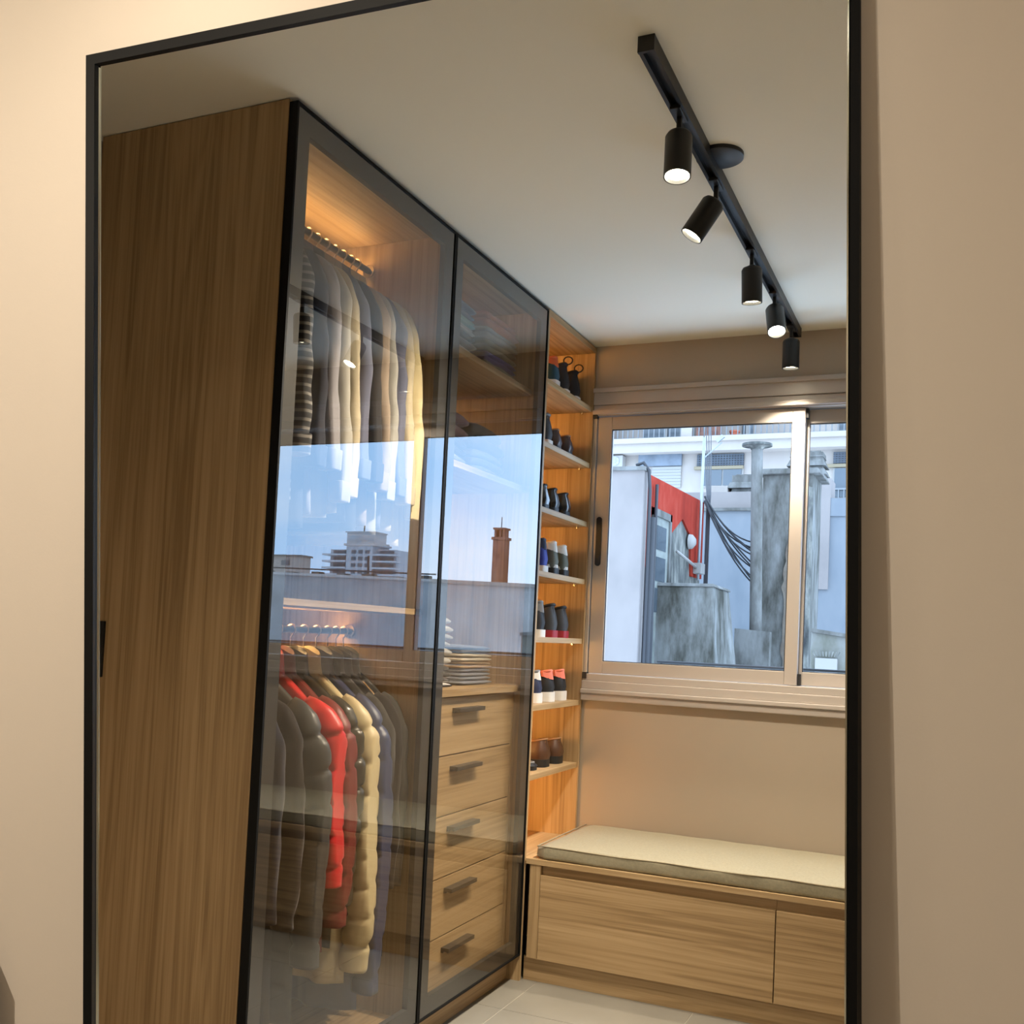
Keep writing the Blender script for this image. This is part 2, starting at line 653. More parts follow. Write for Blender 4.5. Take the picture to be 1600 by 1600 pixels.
# ------------------------------------------------------------------ window in the far wall
win = struct('window_1', 'wide cream aluminium sliding window with two sashes over the bench', 'window', (0.9, 0.0, WZ0))
box('shutter_box', ALU, win, 0.0, WX1, -0.020, 0.10, 2.335, 2.402, bevel=0.004)
box('shutter_lip', ALU, win, 0.0, WX1, -0.030, -0.012, 2.388, 2.408, bevel=0.003)
box('head_rail', ALU, win, 0.0, WX1, -0.012, 0.10, 2.288, 2.334, bevel=0.002)
box('head_lip', ALU, win, 0.0, WX1, -0.026, -0.010, 2.292, 2.312, bevel=0.002)
box('jamb', ALU, win, 0.0, 0.016, -0.008, 0.10, 1.13, 2.288, bevel=0.002)
box('jamb', ALU, win, WX1 - 0.03, WX1, -0.008, 0.10, 1.13, 2.288, bevel=0.002)
box('bottom_rail', ALU, win, 0.0, WX1, -0.016, 0.10, 1.128, 1.158, bevel=0.003)
box('sill_step', ALU, win, 0.0, WX1, -0.024, 0.10, 1.092, 1.128, bevel=0.003)
box('sill_lip', ALU, win, 0.0, WX1, -0.036, 0.02, 1.074, 1.092, bevel=0.003)
box('sill_apron', ALU, win, 0.0, WX1, -0.028, 0.02, 1.044, 1.074, bevel=0.004)


def sash(x0, x1, y0, y1, sw_l, sw_r):
    z0, z1 = 1.160, 2.284
    zb, zt = 1.214, 2.228
    mb = MB()
    mb.box(x0, x0 + sw_l, y0, y1, z0, z1).box(x1 - sw_r, x1, y0, y1, z0, z1)
    mb.box(x0 + sw_l, x1 - sw_r, y0, y1, z0, zb).box(x0 + sw_l, x1 - sw_r, y0, y1, zt, z1)
    s = mb.build('sash', ALU, win, bevel=0.0025)
    g = MB()
    ym = (y0 + y1) / 2
    g.v = [(x0 + sw_l, ym, zb), (x1 - sw_r, ym, zb), (x1 - sw_r, ym, zt), (x0 + sw_l, ym, zt)]
    g.f = [(0, 1, 2, 3)]
    g.build('glass_pane', WIN_GLASS, s)
    q = MB()
    a0, a1 = x0 + sw_l, x1 - sw_r
    q.box(a0, a0 + 0.003, y0 + 0.003, y0 + 0.010, zb, zt).box(a1 - 0.003, a1, y0 + 0.003, y0 + 0.010, zb, zt)
    q.box(a0, a1, y0 + 0.003, y0 + 0.010, zb, zb + 0.003).box(a0, a1, y0 + 0.003, y0 + 0.010, zt - 0.004, zt)
    q.build('glazing_gasket', RUBBER, s)
    return s


s1 = sash(0.020, 0.905, 0.000, 0.032, 0.064, 0.050)
s2 = sash(0.868, 1.798, 0.042, 0.074, 0.050, 0.060)
# black slot handle on the left stile
hp = [(0.044 + 0.0125 * cos(a), 1.735 + (0.095 if sin(a) > 0 else -0.095) + 0.0125 * sin(a)) for a in [2 * pi * k / 24 for k in range(24)]]
MB().prism(hp, 'Y', -0.006, 0.004).build('pull_handle', BLACK_METAL, s1)
for z in (2.290, 1.150):
    box('corner_block', RUBBER, win, 0.002, 0.020, -0.022, 0.006, z - 0.014, z + 0.014)
box('corner_block', RUBBER, win, 0.905, 0.916, 0.010, 0.040, 2.245, 2.284)
box('corner_block', RUBBER, win, 0.905, 0.916, 0.010, 0.040, 1.160, 1.206)

# ------------------------------------------------------------------ wardrobe
Y0, Y1, Y2 = -2.222, -1.368, -0.574
TOPZ = 2.574


def wardrobe_door(parent, ya, yb):
    z0, z1 = 0.096, 2.588
    e, b = 0.007, 0.062
    mb = MB()
    for (p, q, r, s) in ((ya, yb, z0, z0 + e), (ya, yb, z1 - e, z1), (ya, ya + e, z0 + e, z1 - e), (yb - e, yb, z0 + e, z1 - e)):
        mb.box(-0.024, 0.001, p, q, r, s)
    d = mb.build('door', BLACK_SATIN, parent)
    bd = MB()
    i0, i1, k0, k1 = ya + e, yb - e, z0 + e, z1 - e
    for (p, q, r, s) in ((i0, i1, k0, k0 + b - e), (i0, i1, k1 - b + e, k1), (i0, i0 + b - e, k0 + b - e, k1 - b + e), (i1 - b + e, i1, k0 + b - e, k1 - b + e)):
        bd.box(-0.023, -0.005, p, q, r, s)
    bd.build('charcoal_border', GREY_BORDER, d)
    g = MB()
    g.v = [(-0.002, i0, k0), (-0.002, i1, k0), (-0.002, i1, k1), (-0.002, i0, k1)]
    g.f = [(0, 1, 2, 3)]
    tag(g.build('glass_pane', DOOR_GLASS, d), 'smoked reflective glass pane')
    return d


u1 = thing('hanging_wardrobe', 'tall oak wardrobe full of hanging clothes behind a smoked glass door', 'wardrobe', (-0.31, -1.80, 0))
box('end_panel', OAK_Z, u1, -0.635, -0.026, -2.222, -2.202, 0.0, 2.597, bevel=0.0008)
hd = box('flush_pull', BLACK_METAL, u1, -0.536, -0.512, -2.229, -2.2215, 1.153, 1.297, bevel=0.002)
tag(hd, 'black flush pull')
box('partition', OAK_Z, u1, -0.635, -0.026, -1.388, -1.370, 0.09, TOPZ)
box('back_panel', OAK_Z, u1, -0.635, -0.622, -2.202, -1.388, 0.09, TOPZ)
box('top_board', OAK_Y, u1, -0.635, -0.026, -2.202, -1.370, TOPZ, 2.597)
box('bottom_board', OAK_Y, u1, -0.622, -0.026, -2.202, -1.388, 0.092, 0.112)
box('plinth', OAK_Y, u1, -0.10, -0.052, -2.202, -1.370, 0.0, 0.092)
box('shelf', OAK_Y, u1, -0.622, -0.050, -2.202, -1.388, 1.359, 1.377, bevel=0.001)
RZ = (2.486, 1.297)
ROD = principled('dark_rod', (0.10, 0.085, 0.07), 0.35, metal=0.6)
RXc = -0.31
for z in RZ:
    rd = MB()
    rd.tube([(RXc, -2.202, z), (RXc, -1.388, z)], 0.0105, 14)
    rd.build('hanging_rod', ROD, u1, smooth=True)
    MB().lathe([(0.021, 0), (0.021, 0.006), (0.016, 0.008)], (RXc, -1.388, z), (0, -1, 0)).build('rod_flange', CHROME, u1, smooth=True)
    box('led_strip', LED, u1, RXc - 0.021, RXc - 0.011, -2.19, -1.40, z + (0.008 if z > 2 else -0.003), z + (0.014 if z > 2 else 0.004))
wardrobe_door(u1, Y0, Y1 - 0.0015)

u2 = thing('drawer_wardrobe', 'oak wardrobe with shelves over five drawers behind a smoked glass door', 'wardrobe', (-0.31, -0.97, 0))
box('side_panel', OAK_Z, u2, -0.635, -0.026, -1.368, -1.350, 0.09, TOPZ)
box('side_panel', OAK_Z, u2, -0.635, -0.026, -0.594, -0.576, 0.09, TOPZ)
box('back_panel', OAK_Z, u2, -0.635, -0.622, -1.350, -0.594, 0.09, TOPZ)
box('top_board', OAK_Y, u2, -0.635, -0.026, -1.368, -0.576, TOPZ, 2.597)
box('bottom_board', OAK_Y, u2, -0.622, -0.026, -1.350, -0.594, 0.082, 0.100)
box('plinth', OAK_Y, u2, -0.10, -0.052, -1.368, -0.576, 0.0, 0.092)
for z in (2.266, 1.884):
    box('shelf', OAK_Y, u2, -0.622, -0.050, -1.350, -0.594, z - 0.022, z, bevel=0.001)
    box('led_strip', LED, u2, -0.60, -0.59, -1.34, -0.60, z - 0.030, z - 0.022)
box('led_strip', LED, u2, -0.60, -0.59, -1.34, -0.60, TOPZ - 0.008, TOPZ)
box('counter', OAK_Y, u2, -0.622, -0.040, -1.350, -0.594, 1.095, 1.119, bevel=0.001)
zs = [1.092, 0.896, 0.695, 0.490, 0.293, 0.104]
for i in range(5):
    a, b_ = zs[i + 1] + 0.0022, zs[i] - 0.0022
    mb = MB().box(-0.080, -0.060, -1.346, -0.620, a, b_)
    dr = mb.build('drawer', OAK_Y, u2, bevel=0.0012)
    box('drawer_box', OAK_X, dr, -0.55, -0.080, -1.32, -0.645, a + 0.015, b_ - 0.05)
    zc = b_ - 0.044
    hb = MB()
    hb.prism([(-0.060, zc - 0.0085), (-0.052, zc - 0.0085), (-0.048, zc - 0.002), (-0.034, zc - 0.006), (-0.030, zc - 0.005), (-0.030, zc + 0.0085), (-0.060, zc + 0.0085)], 'Y', 0, 1)
    hb.v = [(x, -1.120 + y * 0.197, z) for (x, y, z) in hb.v]
    tag(hb.build('handle', HANDLE, dr, bevel=0.0008), 'dark bronze bar handle')
box('filler_strip', OAK_Z, u2, -0.085, -0.066, -0.618, -0.594, 0.10, 1.094)
wardrobe_door(u2, Y1 + 0.0015, Y2)

u3 = thing('shoe_shelf', 'open oak shoe shelf lit in warm orange light beside the window', 'shelf', (-0.30, -0.29, 0))
box('side_panel', OAK_Z, u3, -0.635, 0.0, -0.575, -0.557, 0.0, 2.592)
box('side_panel', OAK_Z, u3, -0.635, 0.0, -0.022, -0.004, 0.0, 2.592)
box('back_panel', OAK_Z, u3, -0.635, -0.40, -0.557, -0.022, 0.09, 2.574)
box('top_board', OAK_Y, u3, -0.400, 0.0, -0.557, -0.022, 2.566, 2.592)
box('base_board', OAK_Y, u3, -0.400, -0.004, -0.557, -0.022, 0.430, 0.456)
SZ = [2.325, 2.077, 1.818, 1.566, 1.307, 1.041, 0.772]
for z in SZ:
    sb = box('shelf', OAK_Y, u3, -0.400, -0.006, -0.557, -0.022, z - 0.022, z, bevel=0.001)
    MB().cyl((-0.05, -0.030, z - 0.026), (-0.05, -0.022, z - 0.026), 0.004, n=8).build('shelf_pin', CHROME, sb)
lv = [2.566] + SZ + [0.456]
for i in range(8):
    hi, lo = lv[i] - (0.024 if i else 0.002), lv[i + 1] + 0.002
    ch_ = MB().prism([(-0.262, -0.5572), (-0.290, -0.5572), (-0.262, -0.5410)], 'Z', lo, hi).build('led_channel', BLACK_METAL, u3)
    e = Vector((-0.50, 0.865, 0)) * 0.0006
    q = MB()
    q.v = [(-0.2885 + e.x, -0.5563 + e.y, lo), (-0.2635 + e.x, -0.5419 + e.y, lo), (-0.2635 + e.x, -0.5419 + e.y, hi), (-0.2885 + e.x, -0.5563 + e.y, hi)]
    q.f = [(0, 1, 2, 3)]
    q.build('led_strip', SLED, ch_)

# ------------------------------------------------------------------ bench
bn = thing('storage_bench', 'long oak storage bench with flap doors under the window', 'bench', (1.17, -0.28, 0))
BF = -0.565
XBE = 2.348
box('top_board', OAK_X, bn, 0.004, XBE, BF - 0.004, -0.002, 0.441, 0.462, bevel=0.0012)
box('finger_rail', OAK_X, bn, 0.065, XBE, BF + 0.020, BF + 0.038, 0.400, 0.441)
box('stile', OAK_Z, bn, 0.022, 0.064, BF, BF + 0.018, 0.090, 0.441)
box('carcass', OAK_X, bn, 0.004, XBE, BF + 0.040, -0.004, 0.09, 0.441)
box('plinth', OAK_X, bn, 0.004, XBE, BF + 0.022, BF + 0.040, 0.0, 0.088)
for a, b_ in ((0.0655, 0.9415), (0.9450, 1.640), (1.6435, XBE - 0.002)):
    box('flap_door', OAK_X, bn, a, b_, BF, BF + 0.018, 0.0885, 0.403, bevel=0.0014)
for a in (0.9432, 1.6417):
    box('divider', OAK_Z, bn, a - 0.001, a + 0.001, BF + 0.016, BF + 0.020, 0.403, 0.441)

cu = thing('bench_cushion', 'long beige linen seat cushion lying on the oak bench', 'cushion', (1.17, -0.29, 0.463))


def rounded_slab(x0, x1, y0, y1, z0, z1, r, nx, ny, crown=0.0, wob=0.0, seed=0.0):
    """soft slab: cross-sections along x, each a rounded rectangle in y,z"""
    rs = []
    for i in range(nx + 1):
        u = i / nx
        e = 1.0
        x = x0 + (x1 - x0) * u
        dx = min(x - x0, x1 - x)
        k = 0.0 if dx >= r else (r - sqrt(max(0, r * r - (r - dx) ** 2)))
        ring = []
        ya, yb, za, zb = y0 + k, y1 - k, z0 + k * 0.5, z1 - k
        q = []
        for j in range(ny + 1):
            q.append((ya + r + (yb - ya - 2 * r) * j / ny, za))
        for a in range(1, 6):
            t = -pi / 2 + pi / 2 * a / 6
            q.append((yb - r + r * cos(t), za + r + r * sin(t)))
        for a in range(0, 6):
            t = pi / 2 * a / 6
            q.append((yb - r + r * cos(t), zb - r + r * sin(t)))
        for j in range(ny + 1):
            v = j / ny
            q.append((yb - r - (yb - ya - 2 * r) * v, zb + crown * sin(pi * v) * min(1, dx / 0.06)))
        for a in range(1, 6):
            t = pi / 2 + pi / 2 * a / 6
            q.append((ya + r + r * cos(t), zb - r + r * sin(t)))
        for a in range(0, 6):
            t = pi + pi / 2 * a / 6
            q.append((ya + r + r * cos(t), za + r + r * sin(t)))
        for (y, z) in q:
            f = wob * noise.noise(Vector((x * 9 + seed, y * 9, z * 30 + seed)))
            ring.append((x, y + f, z + (f if z > za + 1e-4 else 0)))
        rs.append(ring)
    return rs


xs = rounded_slab(0.042, XBE - 0.006, BF + 0.004, -0.004, 0.4635, 0.513, 0.011, 60, 8, crown=0.012, wob=0.0025)
MB().rings(xs).build('cushion_cover', LINEN, cu, smooth='all')
for (y, z) in ((BF + 0.006, 0.5105),):
    MB().tube([(0.046 + k * (XBE - 0.06) / 40, y + 0.001 * sin(k * 1.7), z + 0.0015 * sin(k * 0.9)) for k in range(41)], 0.0028, 6).build('piping', PIPING, cu, smooth='all')
MB().tube([(0.046, BF + 0.008, 0.5105), (0.0445, -0.3, 0.5115), (0.046, -0.012, 0.5105)], 0.0028, 6).build('piping', PIPING, cu, smooth='all')

# ------------------------------------------------------------------ track with five spots
TX = 0.866
tk = thing('spotlight_track', 'long black square track rail on the ceiling with round feed plate', 'track', (TX, -1.1, H))
prof = [(TX - 0.018, H), (TX - 0.018, H - 0.034), (TX - 0.009, H - 0.034), (TX - 0.009, H - 0.018), (TX + 0.009, H - 0.018), (TX + 0.009, H - 0.034), (TX + 0.018, H - 0.034), (TX + 0.018, H)]
MB().prism(prof, 'Y', -2.175, -0.045).build('rail', BLACK_METAL, tk)
box('end_cap', BLACK_METAL, tk, TX - 0.0185, TX + 0.0185, -2.180, -2.172, H - 0.0355, H)
box('end_cap', BLACK_METAL, tk, TX - 0.0185, TX + 0.0185, -0.048, -0.040, H - 0.0355, H)
MB().lathe([(0.062, 0), (0.062, 0.010), (0.058, 0.012)], (TX + 0.030, -1.60, H), (0, 0, -1), 36).build('feed_plate', BLACK_METAL, tk, smooth=True)
# label, mount y, pivot drop, direction, energy
spots = [
    (-1.895, (0.04, -0.16, -0.98), 'black spotlight nearest the mirror, first on the ceiling track', 1.0),
    (-1.500, (-0.50, -0.16, -0.85), 'black spotlight tilted towards the mirror, second on the track', 1.9),
    (-0.985, (0.02, 0.10, -1.0), 'black spotlight pointing straight down, third on the track', 1.0),
    (-0.560, (0.16, -0.40, -0.85), 'glaring black spotlight, fourth on the track near the window', 1.0),
    (-0.170, (0.0, 0.06, -1.0), 'black spotlight hanging lowest at the window end of the track', 1.0),
]
for (y, d, lab, en) in spots:
    r = thing('track_spotlight', lab, 'spotlight', (TX, y, H - 0.034), 'spotlights on the ceiling track')
    d = Vector(d).normalized()
    box('adapter', BLACK_METAL, r, TX - 0.013, TX + 0.013, y - 0.045, y + 0.030, H - 0.040, H - 0.030, bevel=0.002)
    piv = Vector((TX, y, H - 0.075))
    box('stem', BLACK_METAL, r, TX - 0.006, TX + 0.006, y - 0.007, y + 0.007, H - 0.085, H - 0.036, bevel=0.002)
    q = piv + d * 0.012
    MB().lathe([(0.010, -0.012), (0.018, -0.008), (0.028, -0.004), (0.0325, 0.004), (0.0325, 0.108), (0.0295, 0.108), (0.0285, 0.098)], q, d, 32).build('lamp_body', BLACK_METAL, r, smooth=True)
    MB().lathe([(0.0285, 0.0975), (0.0285, 0.0985)], q, d, 28).build('lens', LAMP_FACE, r)
    ld = bpy.data.lights.new('spot_beam', 'SPOT')
    ld.energy = TRACK_W * en
    ld.color = WARM
    ld.spot_size = math.radians(105)
    ld.spot_blend = 0.85
    ld.shadow_soft_size = 0.026
    lo = bpy.data.objects.new('spot_beam', ld)
    COL.objects.link(lo)
    lo.location = q + d * 0.112
    lo.rotation_euler = d.to_track_quat('-Z', 'Y').to_euler()

# ------------------------------------------------------------------ clothes on hangers
HOOK = principled('hanger_wire', (0.70, 0.58, 0.42), 0.3, metal=0.8)
HWOOD = principled('hanger_wood', (0.42, 0.24, 0.10), 0.5)
HBLACK = principled('hanger_velvet', (0.025, 0.022, 0.022), 0.9)


def hanger(y, zrod, zneck, wooden, yaw):
    r = thing('coat_hanger', 'wooden coat hanger with a wire hook on the lower rod' if wooden else 'slim dark coat hanger with a wire hook on the upper rod', 'hanger', (RXc, y, zneck), 'hangers on the lower rod' if wooden else 'hangers on the upper rod')
    path = []
    R = 0.0155
    for k in range(11):
        a = pi * 1.05 - k / 10 * pi * 1.35
        path.append((RXc + R * cos(a), y, zrod + R * sin(a) + 0.0))
    x1, z1 = path[-1][0], path[-1][2]
    path += [(x1 - 0.010, y, z1 - 0.012), (RXc + 0.001, y, z1 - 0.026), (RXc, y, zneck - 0.004)]
    MB().tube(path, 0.0026, 6).build('hook', HOOK, r, smooth='all')
    rs = []
    tt = 0.008 if wooden else 0.004
    hh = 0.013 if wooden else 0.008
    for k in range(-10, 11):
        u = k / 10
        x = RXc + u * 0.205
        z = zneck - (0.028 if wooden else 0.026) - (0.178 if wooden else 0.125) * abs(u) ** 1.1
        yy = y
        w_ = tt * (1 + 0.3 * abs(u)) if wooden else tt
        hgt = hh * (1 - 0.35 * abs(u))
        rs.append([(x, yy + w_ * cos(a), z + hgt * sin(a)) for a in [2 * pi * i / 8 for i in range(8)]])
    MB().rings(rs).build('shoulder_bar', HWOOD if wooden else HBLACK, r, smooth='all')
    return r


def garment(name, cat, label, y, zn, L, mat, hw=0.195, t=0.020, sl=0.58, sout=0.05, sa=0.052, sb=0.027, puff=0, cuff=True, seed=0, group=None, smat=None, yd=0.0, sleeve_bulge=0.0, open_front=None, collar_h=0.03):
    """shirt or jacket on a hanger, seen edge-on: body, two sleeves, collar, cuffs"""
    r = thing(name, label, cat, (RXc, y, zn - L), group)
    nu, nv = 18, (90 if puff else 34)
    front, back = [], []
    for j in range(nv + 1):
        v = j / nv
        fr, bk = [], []
        for i in range(nu + 1):
            u = -1 + 2 * i / nu
            zt = zn - 0.012 - 0.105 * max(0, abs(u) - 0.22) ** 1.15 / 0.78 ** 1.15
            z = zt - v * (L - (zn - zt))
            wdt = hw * (1 + 0.10 * v) if v > 0.02 else hw
            x = RXc + u * wdt
            th = t * max(0.0, 1 - abs(u) ** 3) ** 0.5 * (0.45 + 0.55 * min(1, v * 5))
            if puff:
                th *= 1.08 - 0.42 * abs(2 * ((v * puff + 0.12 * u) % 1.0) - 1) ** 5
            fo = (0.010 * sin(u * 6 + seed) + 0.007 * sin(u * 13 + seed * 2.1)) * v + 0.006 * noise.noise(Vector((u * 2 + seed, v * 5, seed)))
            fr.append((x, y - th + fo + yd * v, z))
            bk.append((x, y + th + fo + yd * v, z))
        front.append(fr)
        back.append(bk)
    mb = MB()
    rs = []
    for j in range(nv + 1):
        rs.append(front[j] + list(reversed(back[j]))[1:-1])
    mb.rings(rs)
    mb.build('body', mat, r, smooth='all')
    for sg in (1, -1):
        rs = []
        ns = 100 if puff else 40
        for j in range(ns + 1):
            v = j / ns
            bul = sleeve_bulge * sin(pi * min(1, v * 1.05)) ** 1.0
            cx = RXc + sg * (hw - 0.030 + 0.045 * min(1, v * 6) ** 0.7 + sout * v ** 1.2 + bul)
            cz = zn - 0.095 - v * sl
            a = sa * (0.72 + 0.28 * min(1, v * 5)) * (1 - 0.30 * v)
            b_ = sb * (0.75 + 0.25 * min(1, v * 5)) * (1 - 0.15 * v)
            if puff:
                nseg = puff * sl / L + 0.35
            if v < 0.06:
                s_ = 0.35 + 0.65 * (v / 0.06) ** 0.5
                a *= s_
                b_ *= s_
            ring = []
            for i in range(16):
                an = 2 * pi * i / 16
                pk = (1.06 - 0.30 * abs(2 * ((v * nseg + 0.10 * sin(an)) % 1.0) - 1) ** 5) if puff else 1.0
                f = pk * 1 + (0.24 if not puff else 0.10) * noise.noise(Vector((cos(an) * 1.6 + seed, sin(an) * 1.6, v * (7 if not puff else 12) + seed * 3 + sg)))
                ring.append((min(cx + a * cos(an) * f, -0.032 - 0.006 * sin(v * 5 + seed)), y + yd * v * 0.7 + b_ * sin(an) * f + 0.004 * sin(v * 9 + seed), cz + 0.014 * cos(an) * (1 - v)))
            rs.append(ring)
        sv = MB().rings(rs).build('sleeve', smat or mat, r, smooth='all')
        if cuff and sg == 1:
            last = rs[-1]
            c = Vector((sum(p[0] for p in last) / 16, sum(p[1] for p in last) / 16, last[0][2]))
            cr_ = []
            for dz, k in ((0.052, 1.04), (0.050, 1.10), (0.0, 1.06), (-0.004, 1.0)):
                cr_.append([(c.x + (p[0] - c.x) * k, c.y + (p[1] - c.y) * k, p[2] + dz) for p in last])
            MB().rings(cr_).build('cuff', smat or mat, sv, smooth='all')
    rs = []
    for (dz, k) in ((-0.03, 1.15), (0.0, 1.0), (collar_h, 0.92), (collar_h + 0.002, 0.85), (0.0, 0.80)):
        rs.append([(RXc + 0.066 * k * cos(a), y + (t * 0.9 + 0.006) * k * sin(a), zn - 0.006 + dz - 0.012 * cos(2 * a)) for a in [2 * pi * i / 16 for i in range(16)]])
    MB().rings(rs, cap=False).build('collar', mat, r, smooth='all')
    return r


NAVY = fabric('navy_cloth', (0.018, 0.022, 0.040))
BLACKC = fabric('black_cloth', (0.014, 0.013, 0.016))
LAV = fabric('lavender_grey_cotton', (0.26, 0.255, 0.29))
LGREY = fabric('light_grey_cotton', (0.34, 0.33, 0.305))
CREAM = fabric('cream_cotton', (0.42, 0.37, 0.27))
SLATE = fabric('slate_blue_cotton', (0.10, 0.11, 0.17))
TAUPE = fabric('taupe_cotton', (0.26, 0.21, 0.17))
GREYC = fabric('mid_grey_cotton', (0.30, 0.30, 0.29))
DGREY = fabric('dark_grey_cloth', (0.045, 0.045, 0.045))
YELLOW = fabric('pale_yellow_cotton', (0.50, 0.43, 0.26))
PLAID = striped('striped_shirt_cotton', (0.030, 0.032, 0.04), (0.22, 0.21, 0.20), 14.0, 'Z', 0.72)
up = [
    (-2.125, BLACKC, 'black shirt pressed against the near end of the upper rod', 0.80, 0.53, -0.02),
    (-2.055, PLAID, 'dark striped shirt near the left end of the upper rod', 0.78, 0.56, 0.02),
    (-2.000, NAVY, 'dark navy shirt right of the striped shirt on the upper rod', 0.84, 0.58, 0.04),
    (-1.945, LAV, 'lavender grey shirt right of the navy shirt on the upper rod', 0.80, 0.58, 0.05),
    (-1.895, LGREY, 'light grey shirt with a long white-cuffed sleeve on the upper rod', 0.80, 0.66, 0.06),
    (-1.842, CREAM, 'cream shirt in the middle of the upper rod', 0.78, 0.64, 0.05),
    (-1.790, SLATE, 'slate blue shirt right of the cream shirt on the upper rod', 0.80, 0.58, 0.05),
    (-1.732, BLACKC, 'black shirt right of the slate blue shirt on the upper rod', 0.82, 0.58, 0.06),
    (-1.685, TAUPE, 'taupe shirt between black and grey shirts on the upper rod', 0.80, 0.60, 0.05),
    (-1.640, GREYC, 'mid grey shirt towards the far end of the upper rod', 0.82, 0.62, 0.06),
    (-1.590, SLATE, 'dark blue shirt third from the far end of the upper rod', 0.80, 0.60, 0.06),
    (-1.545, CREAM, 'cream shirt next to last at the far end of the upper rod', 0.80, 0.62, 0.06),
    (-1.500, YELLOW, 'pale yellow shirt with rounded cuff, last on the upper rod', 0.84, 0.66, 0.07),
]
for i, (y, mt, lab, L, sl, so) in enumerate(up):
    garment('shirt', 'shirt', lab, y, 2.408, L, mt, sl=sl, sout=so, seed=i * 1.7, group='shirts on the upper rod', yd=0.02)
    hanger(y, RZ[0], 2.424, False, 0)
hanger(-1.465, RZ[0], 2.424, False, 0)

RED = principled('red_nylon', (0.60, 0.012, 0.018), 0.42, bump=0.15, bscale=90, sheen=0.1)
MAROON = principled('dark_red_nylon', (0.17, 0.022, 0.020), 0.45, bump=0.15, bscale=90)
BEIGE = principled('beige_nylon', (0.60, 0.50, 0.30), 0.42, bump=0.15, bscale=90)
NAVYP = principled('navy_nylon', (0.045, 0.060, 0.125), 0.40, bump=0.15, bscale=90)
CHARP = principled('charcoal_nylon', (0.050, 0.055, 0.060), 0.42, bump=0.15, bscale=90)
OLIVE = principled('olive_black_nylon', (0.035, 0.032, 0.024), 0.30, bump=0.15, bscale=90)
low = [
    # y, mat, label, L, sleeve, out, puff, bulge, kind
    (-2.120, DGREY, 'dark grey coat at the near end of the lower rod', 0.95, 0.55, 0.02, 0, 0.01, 'coat'),
    (-2.060, NAVY, 'navy knit jacket second on the lower rod', 0.88, 0.55, 0.02, 0, 0.01, 'jacket'),
    (-1.985, BLACKC, 'long black coat left of the charcoal puffer jacket', 1.00, 0.58, 0.03, 0, 0.02, 'coat'),
    (-1.890, CHARP, 'charcoal quilted puffer jacket left of the red one', 0.96, 0.70, 0.04, 10, 0.035, 'jacket'),
    (-1.822, RED, 'bright red quilted puffer jacket on the lower rod', 0.66, 0.50, 0.05, 7, 0.040, 'jacket'),
    (-1.768, MAROON, 'dark red quilted jacket right of the bright red one', 0.80, 0.62, 0.04, 8, 0.045, 'jacket'),
    (-1.705, OLIVE, 'shiny olive black jacket left of the beige puffer', 0.80, 0.58, 0.01, 9, 0.02, 'jacket'),
    (-1.640, BEIGE, 'beige quilted puffer jacket on the lower rod', 0.92, 0.78, 0.035, 10, 0.050, 'jacket'),
    (-1.575, NAVYP, 'navy blue quilted puffer jacket, longest on the lower rod', 1.02, 0.86, 0.045, 11, 0.060, 'jacket'),
    (-1.515, DGREY, 'dark grey jacket right of the navy puffer', 0.86, 0.58, 0.02, 0, 0.01, 'jacket'),
    (-1.468, BLACKC, 'black coat next to last on the lower rod', 0.92, 0.58, 0.02, 0, 0.01, 'coat'),
    (-1.425, DGREY, 'dark grey coat at the far end of the lower rod', 0.90, 0.58, 0.02, 0, 0.01, 'coat'),
]
for i, (y, mt, lab, L, sl, so, pf, bul, kd) in enumerate(low):
    garment('hanging_' + kd, kd, lab, y, 1.196, L, mt, hw=0.180, t=0.030 if pf else 0.022, sl=sl, sout=so, sa=0.062 if pf else 0.052, sb=0.034 if pf else 0.026, puff=pf, cuff=False, seed=3 + i * 2.3, group='jackets and coats on the lower rod', sleeve_bulge=bul, yd=0.01, collar_h=0.045)
    hanger(y, RZ[1], 1.233, True, 0)

# ------------------------------------------------------------------ folded clothes


def folded(name, cat, label, x0, x1, y0, y1, z0, h, mat, seed, group, layers=2, sag=0.0):
    """cloth folded over at the front: a flattened U swept along Y, soft ends"""
    r = thing(name, label, cat, ((x0 + x1) / 2, (y0 + y1) / 2, z0), group)
    n = layers
    th = h / n
    for k in range(n):
        za = z0 + k * th
        inset = 0.010 * random.random() + 0.004 * k
        rs = []
        ny = 14
        for j in range(ny + 1):
            v = j / ny
            y = y0 + inset + (y1 - y0 - 2 * inset) * v
            e = min(1.0, (min(v, 1 - v) * 9) + 0.35) ** 0.6
            ring = []
            for i in range(28):
                a = 2 * pi * i / 28
                c, s = cos(a), sin(a)
                px = (x0 + x1) / 2 + ((x1 - x0) / 2 - inset) * (abs(c) ** 0.35) * (1 if c > 0 else -1)
                pz = th * 0.5 * (abs(s) ** 0.6) * (1 if s > 0 else -1) * e
                wv = noise.noise(Vector((px * 11 + seed, y * 11, k * 3.1 + seed)))
                ring.append((px + 0.006 * noise.noise(Vector((y * 14, k + seed, 2))), y, za + th * 0.5 + pz * 1.06 + 0.006 * wv * k / max(1, n) - sag * (v - 0.5) ** 2))
            rs.append(ring)
        MB().rings(rs).build('fold', mat, r, smooth='all')
    return r


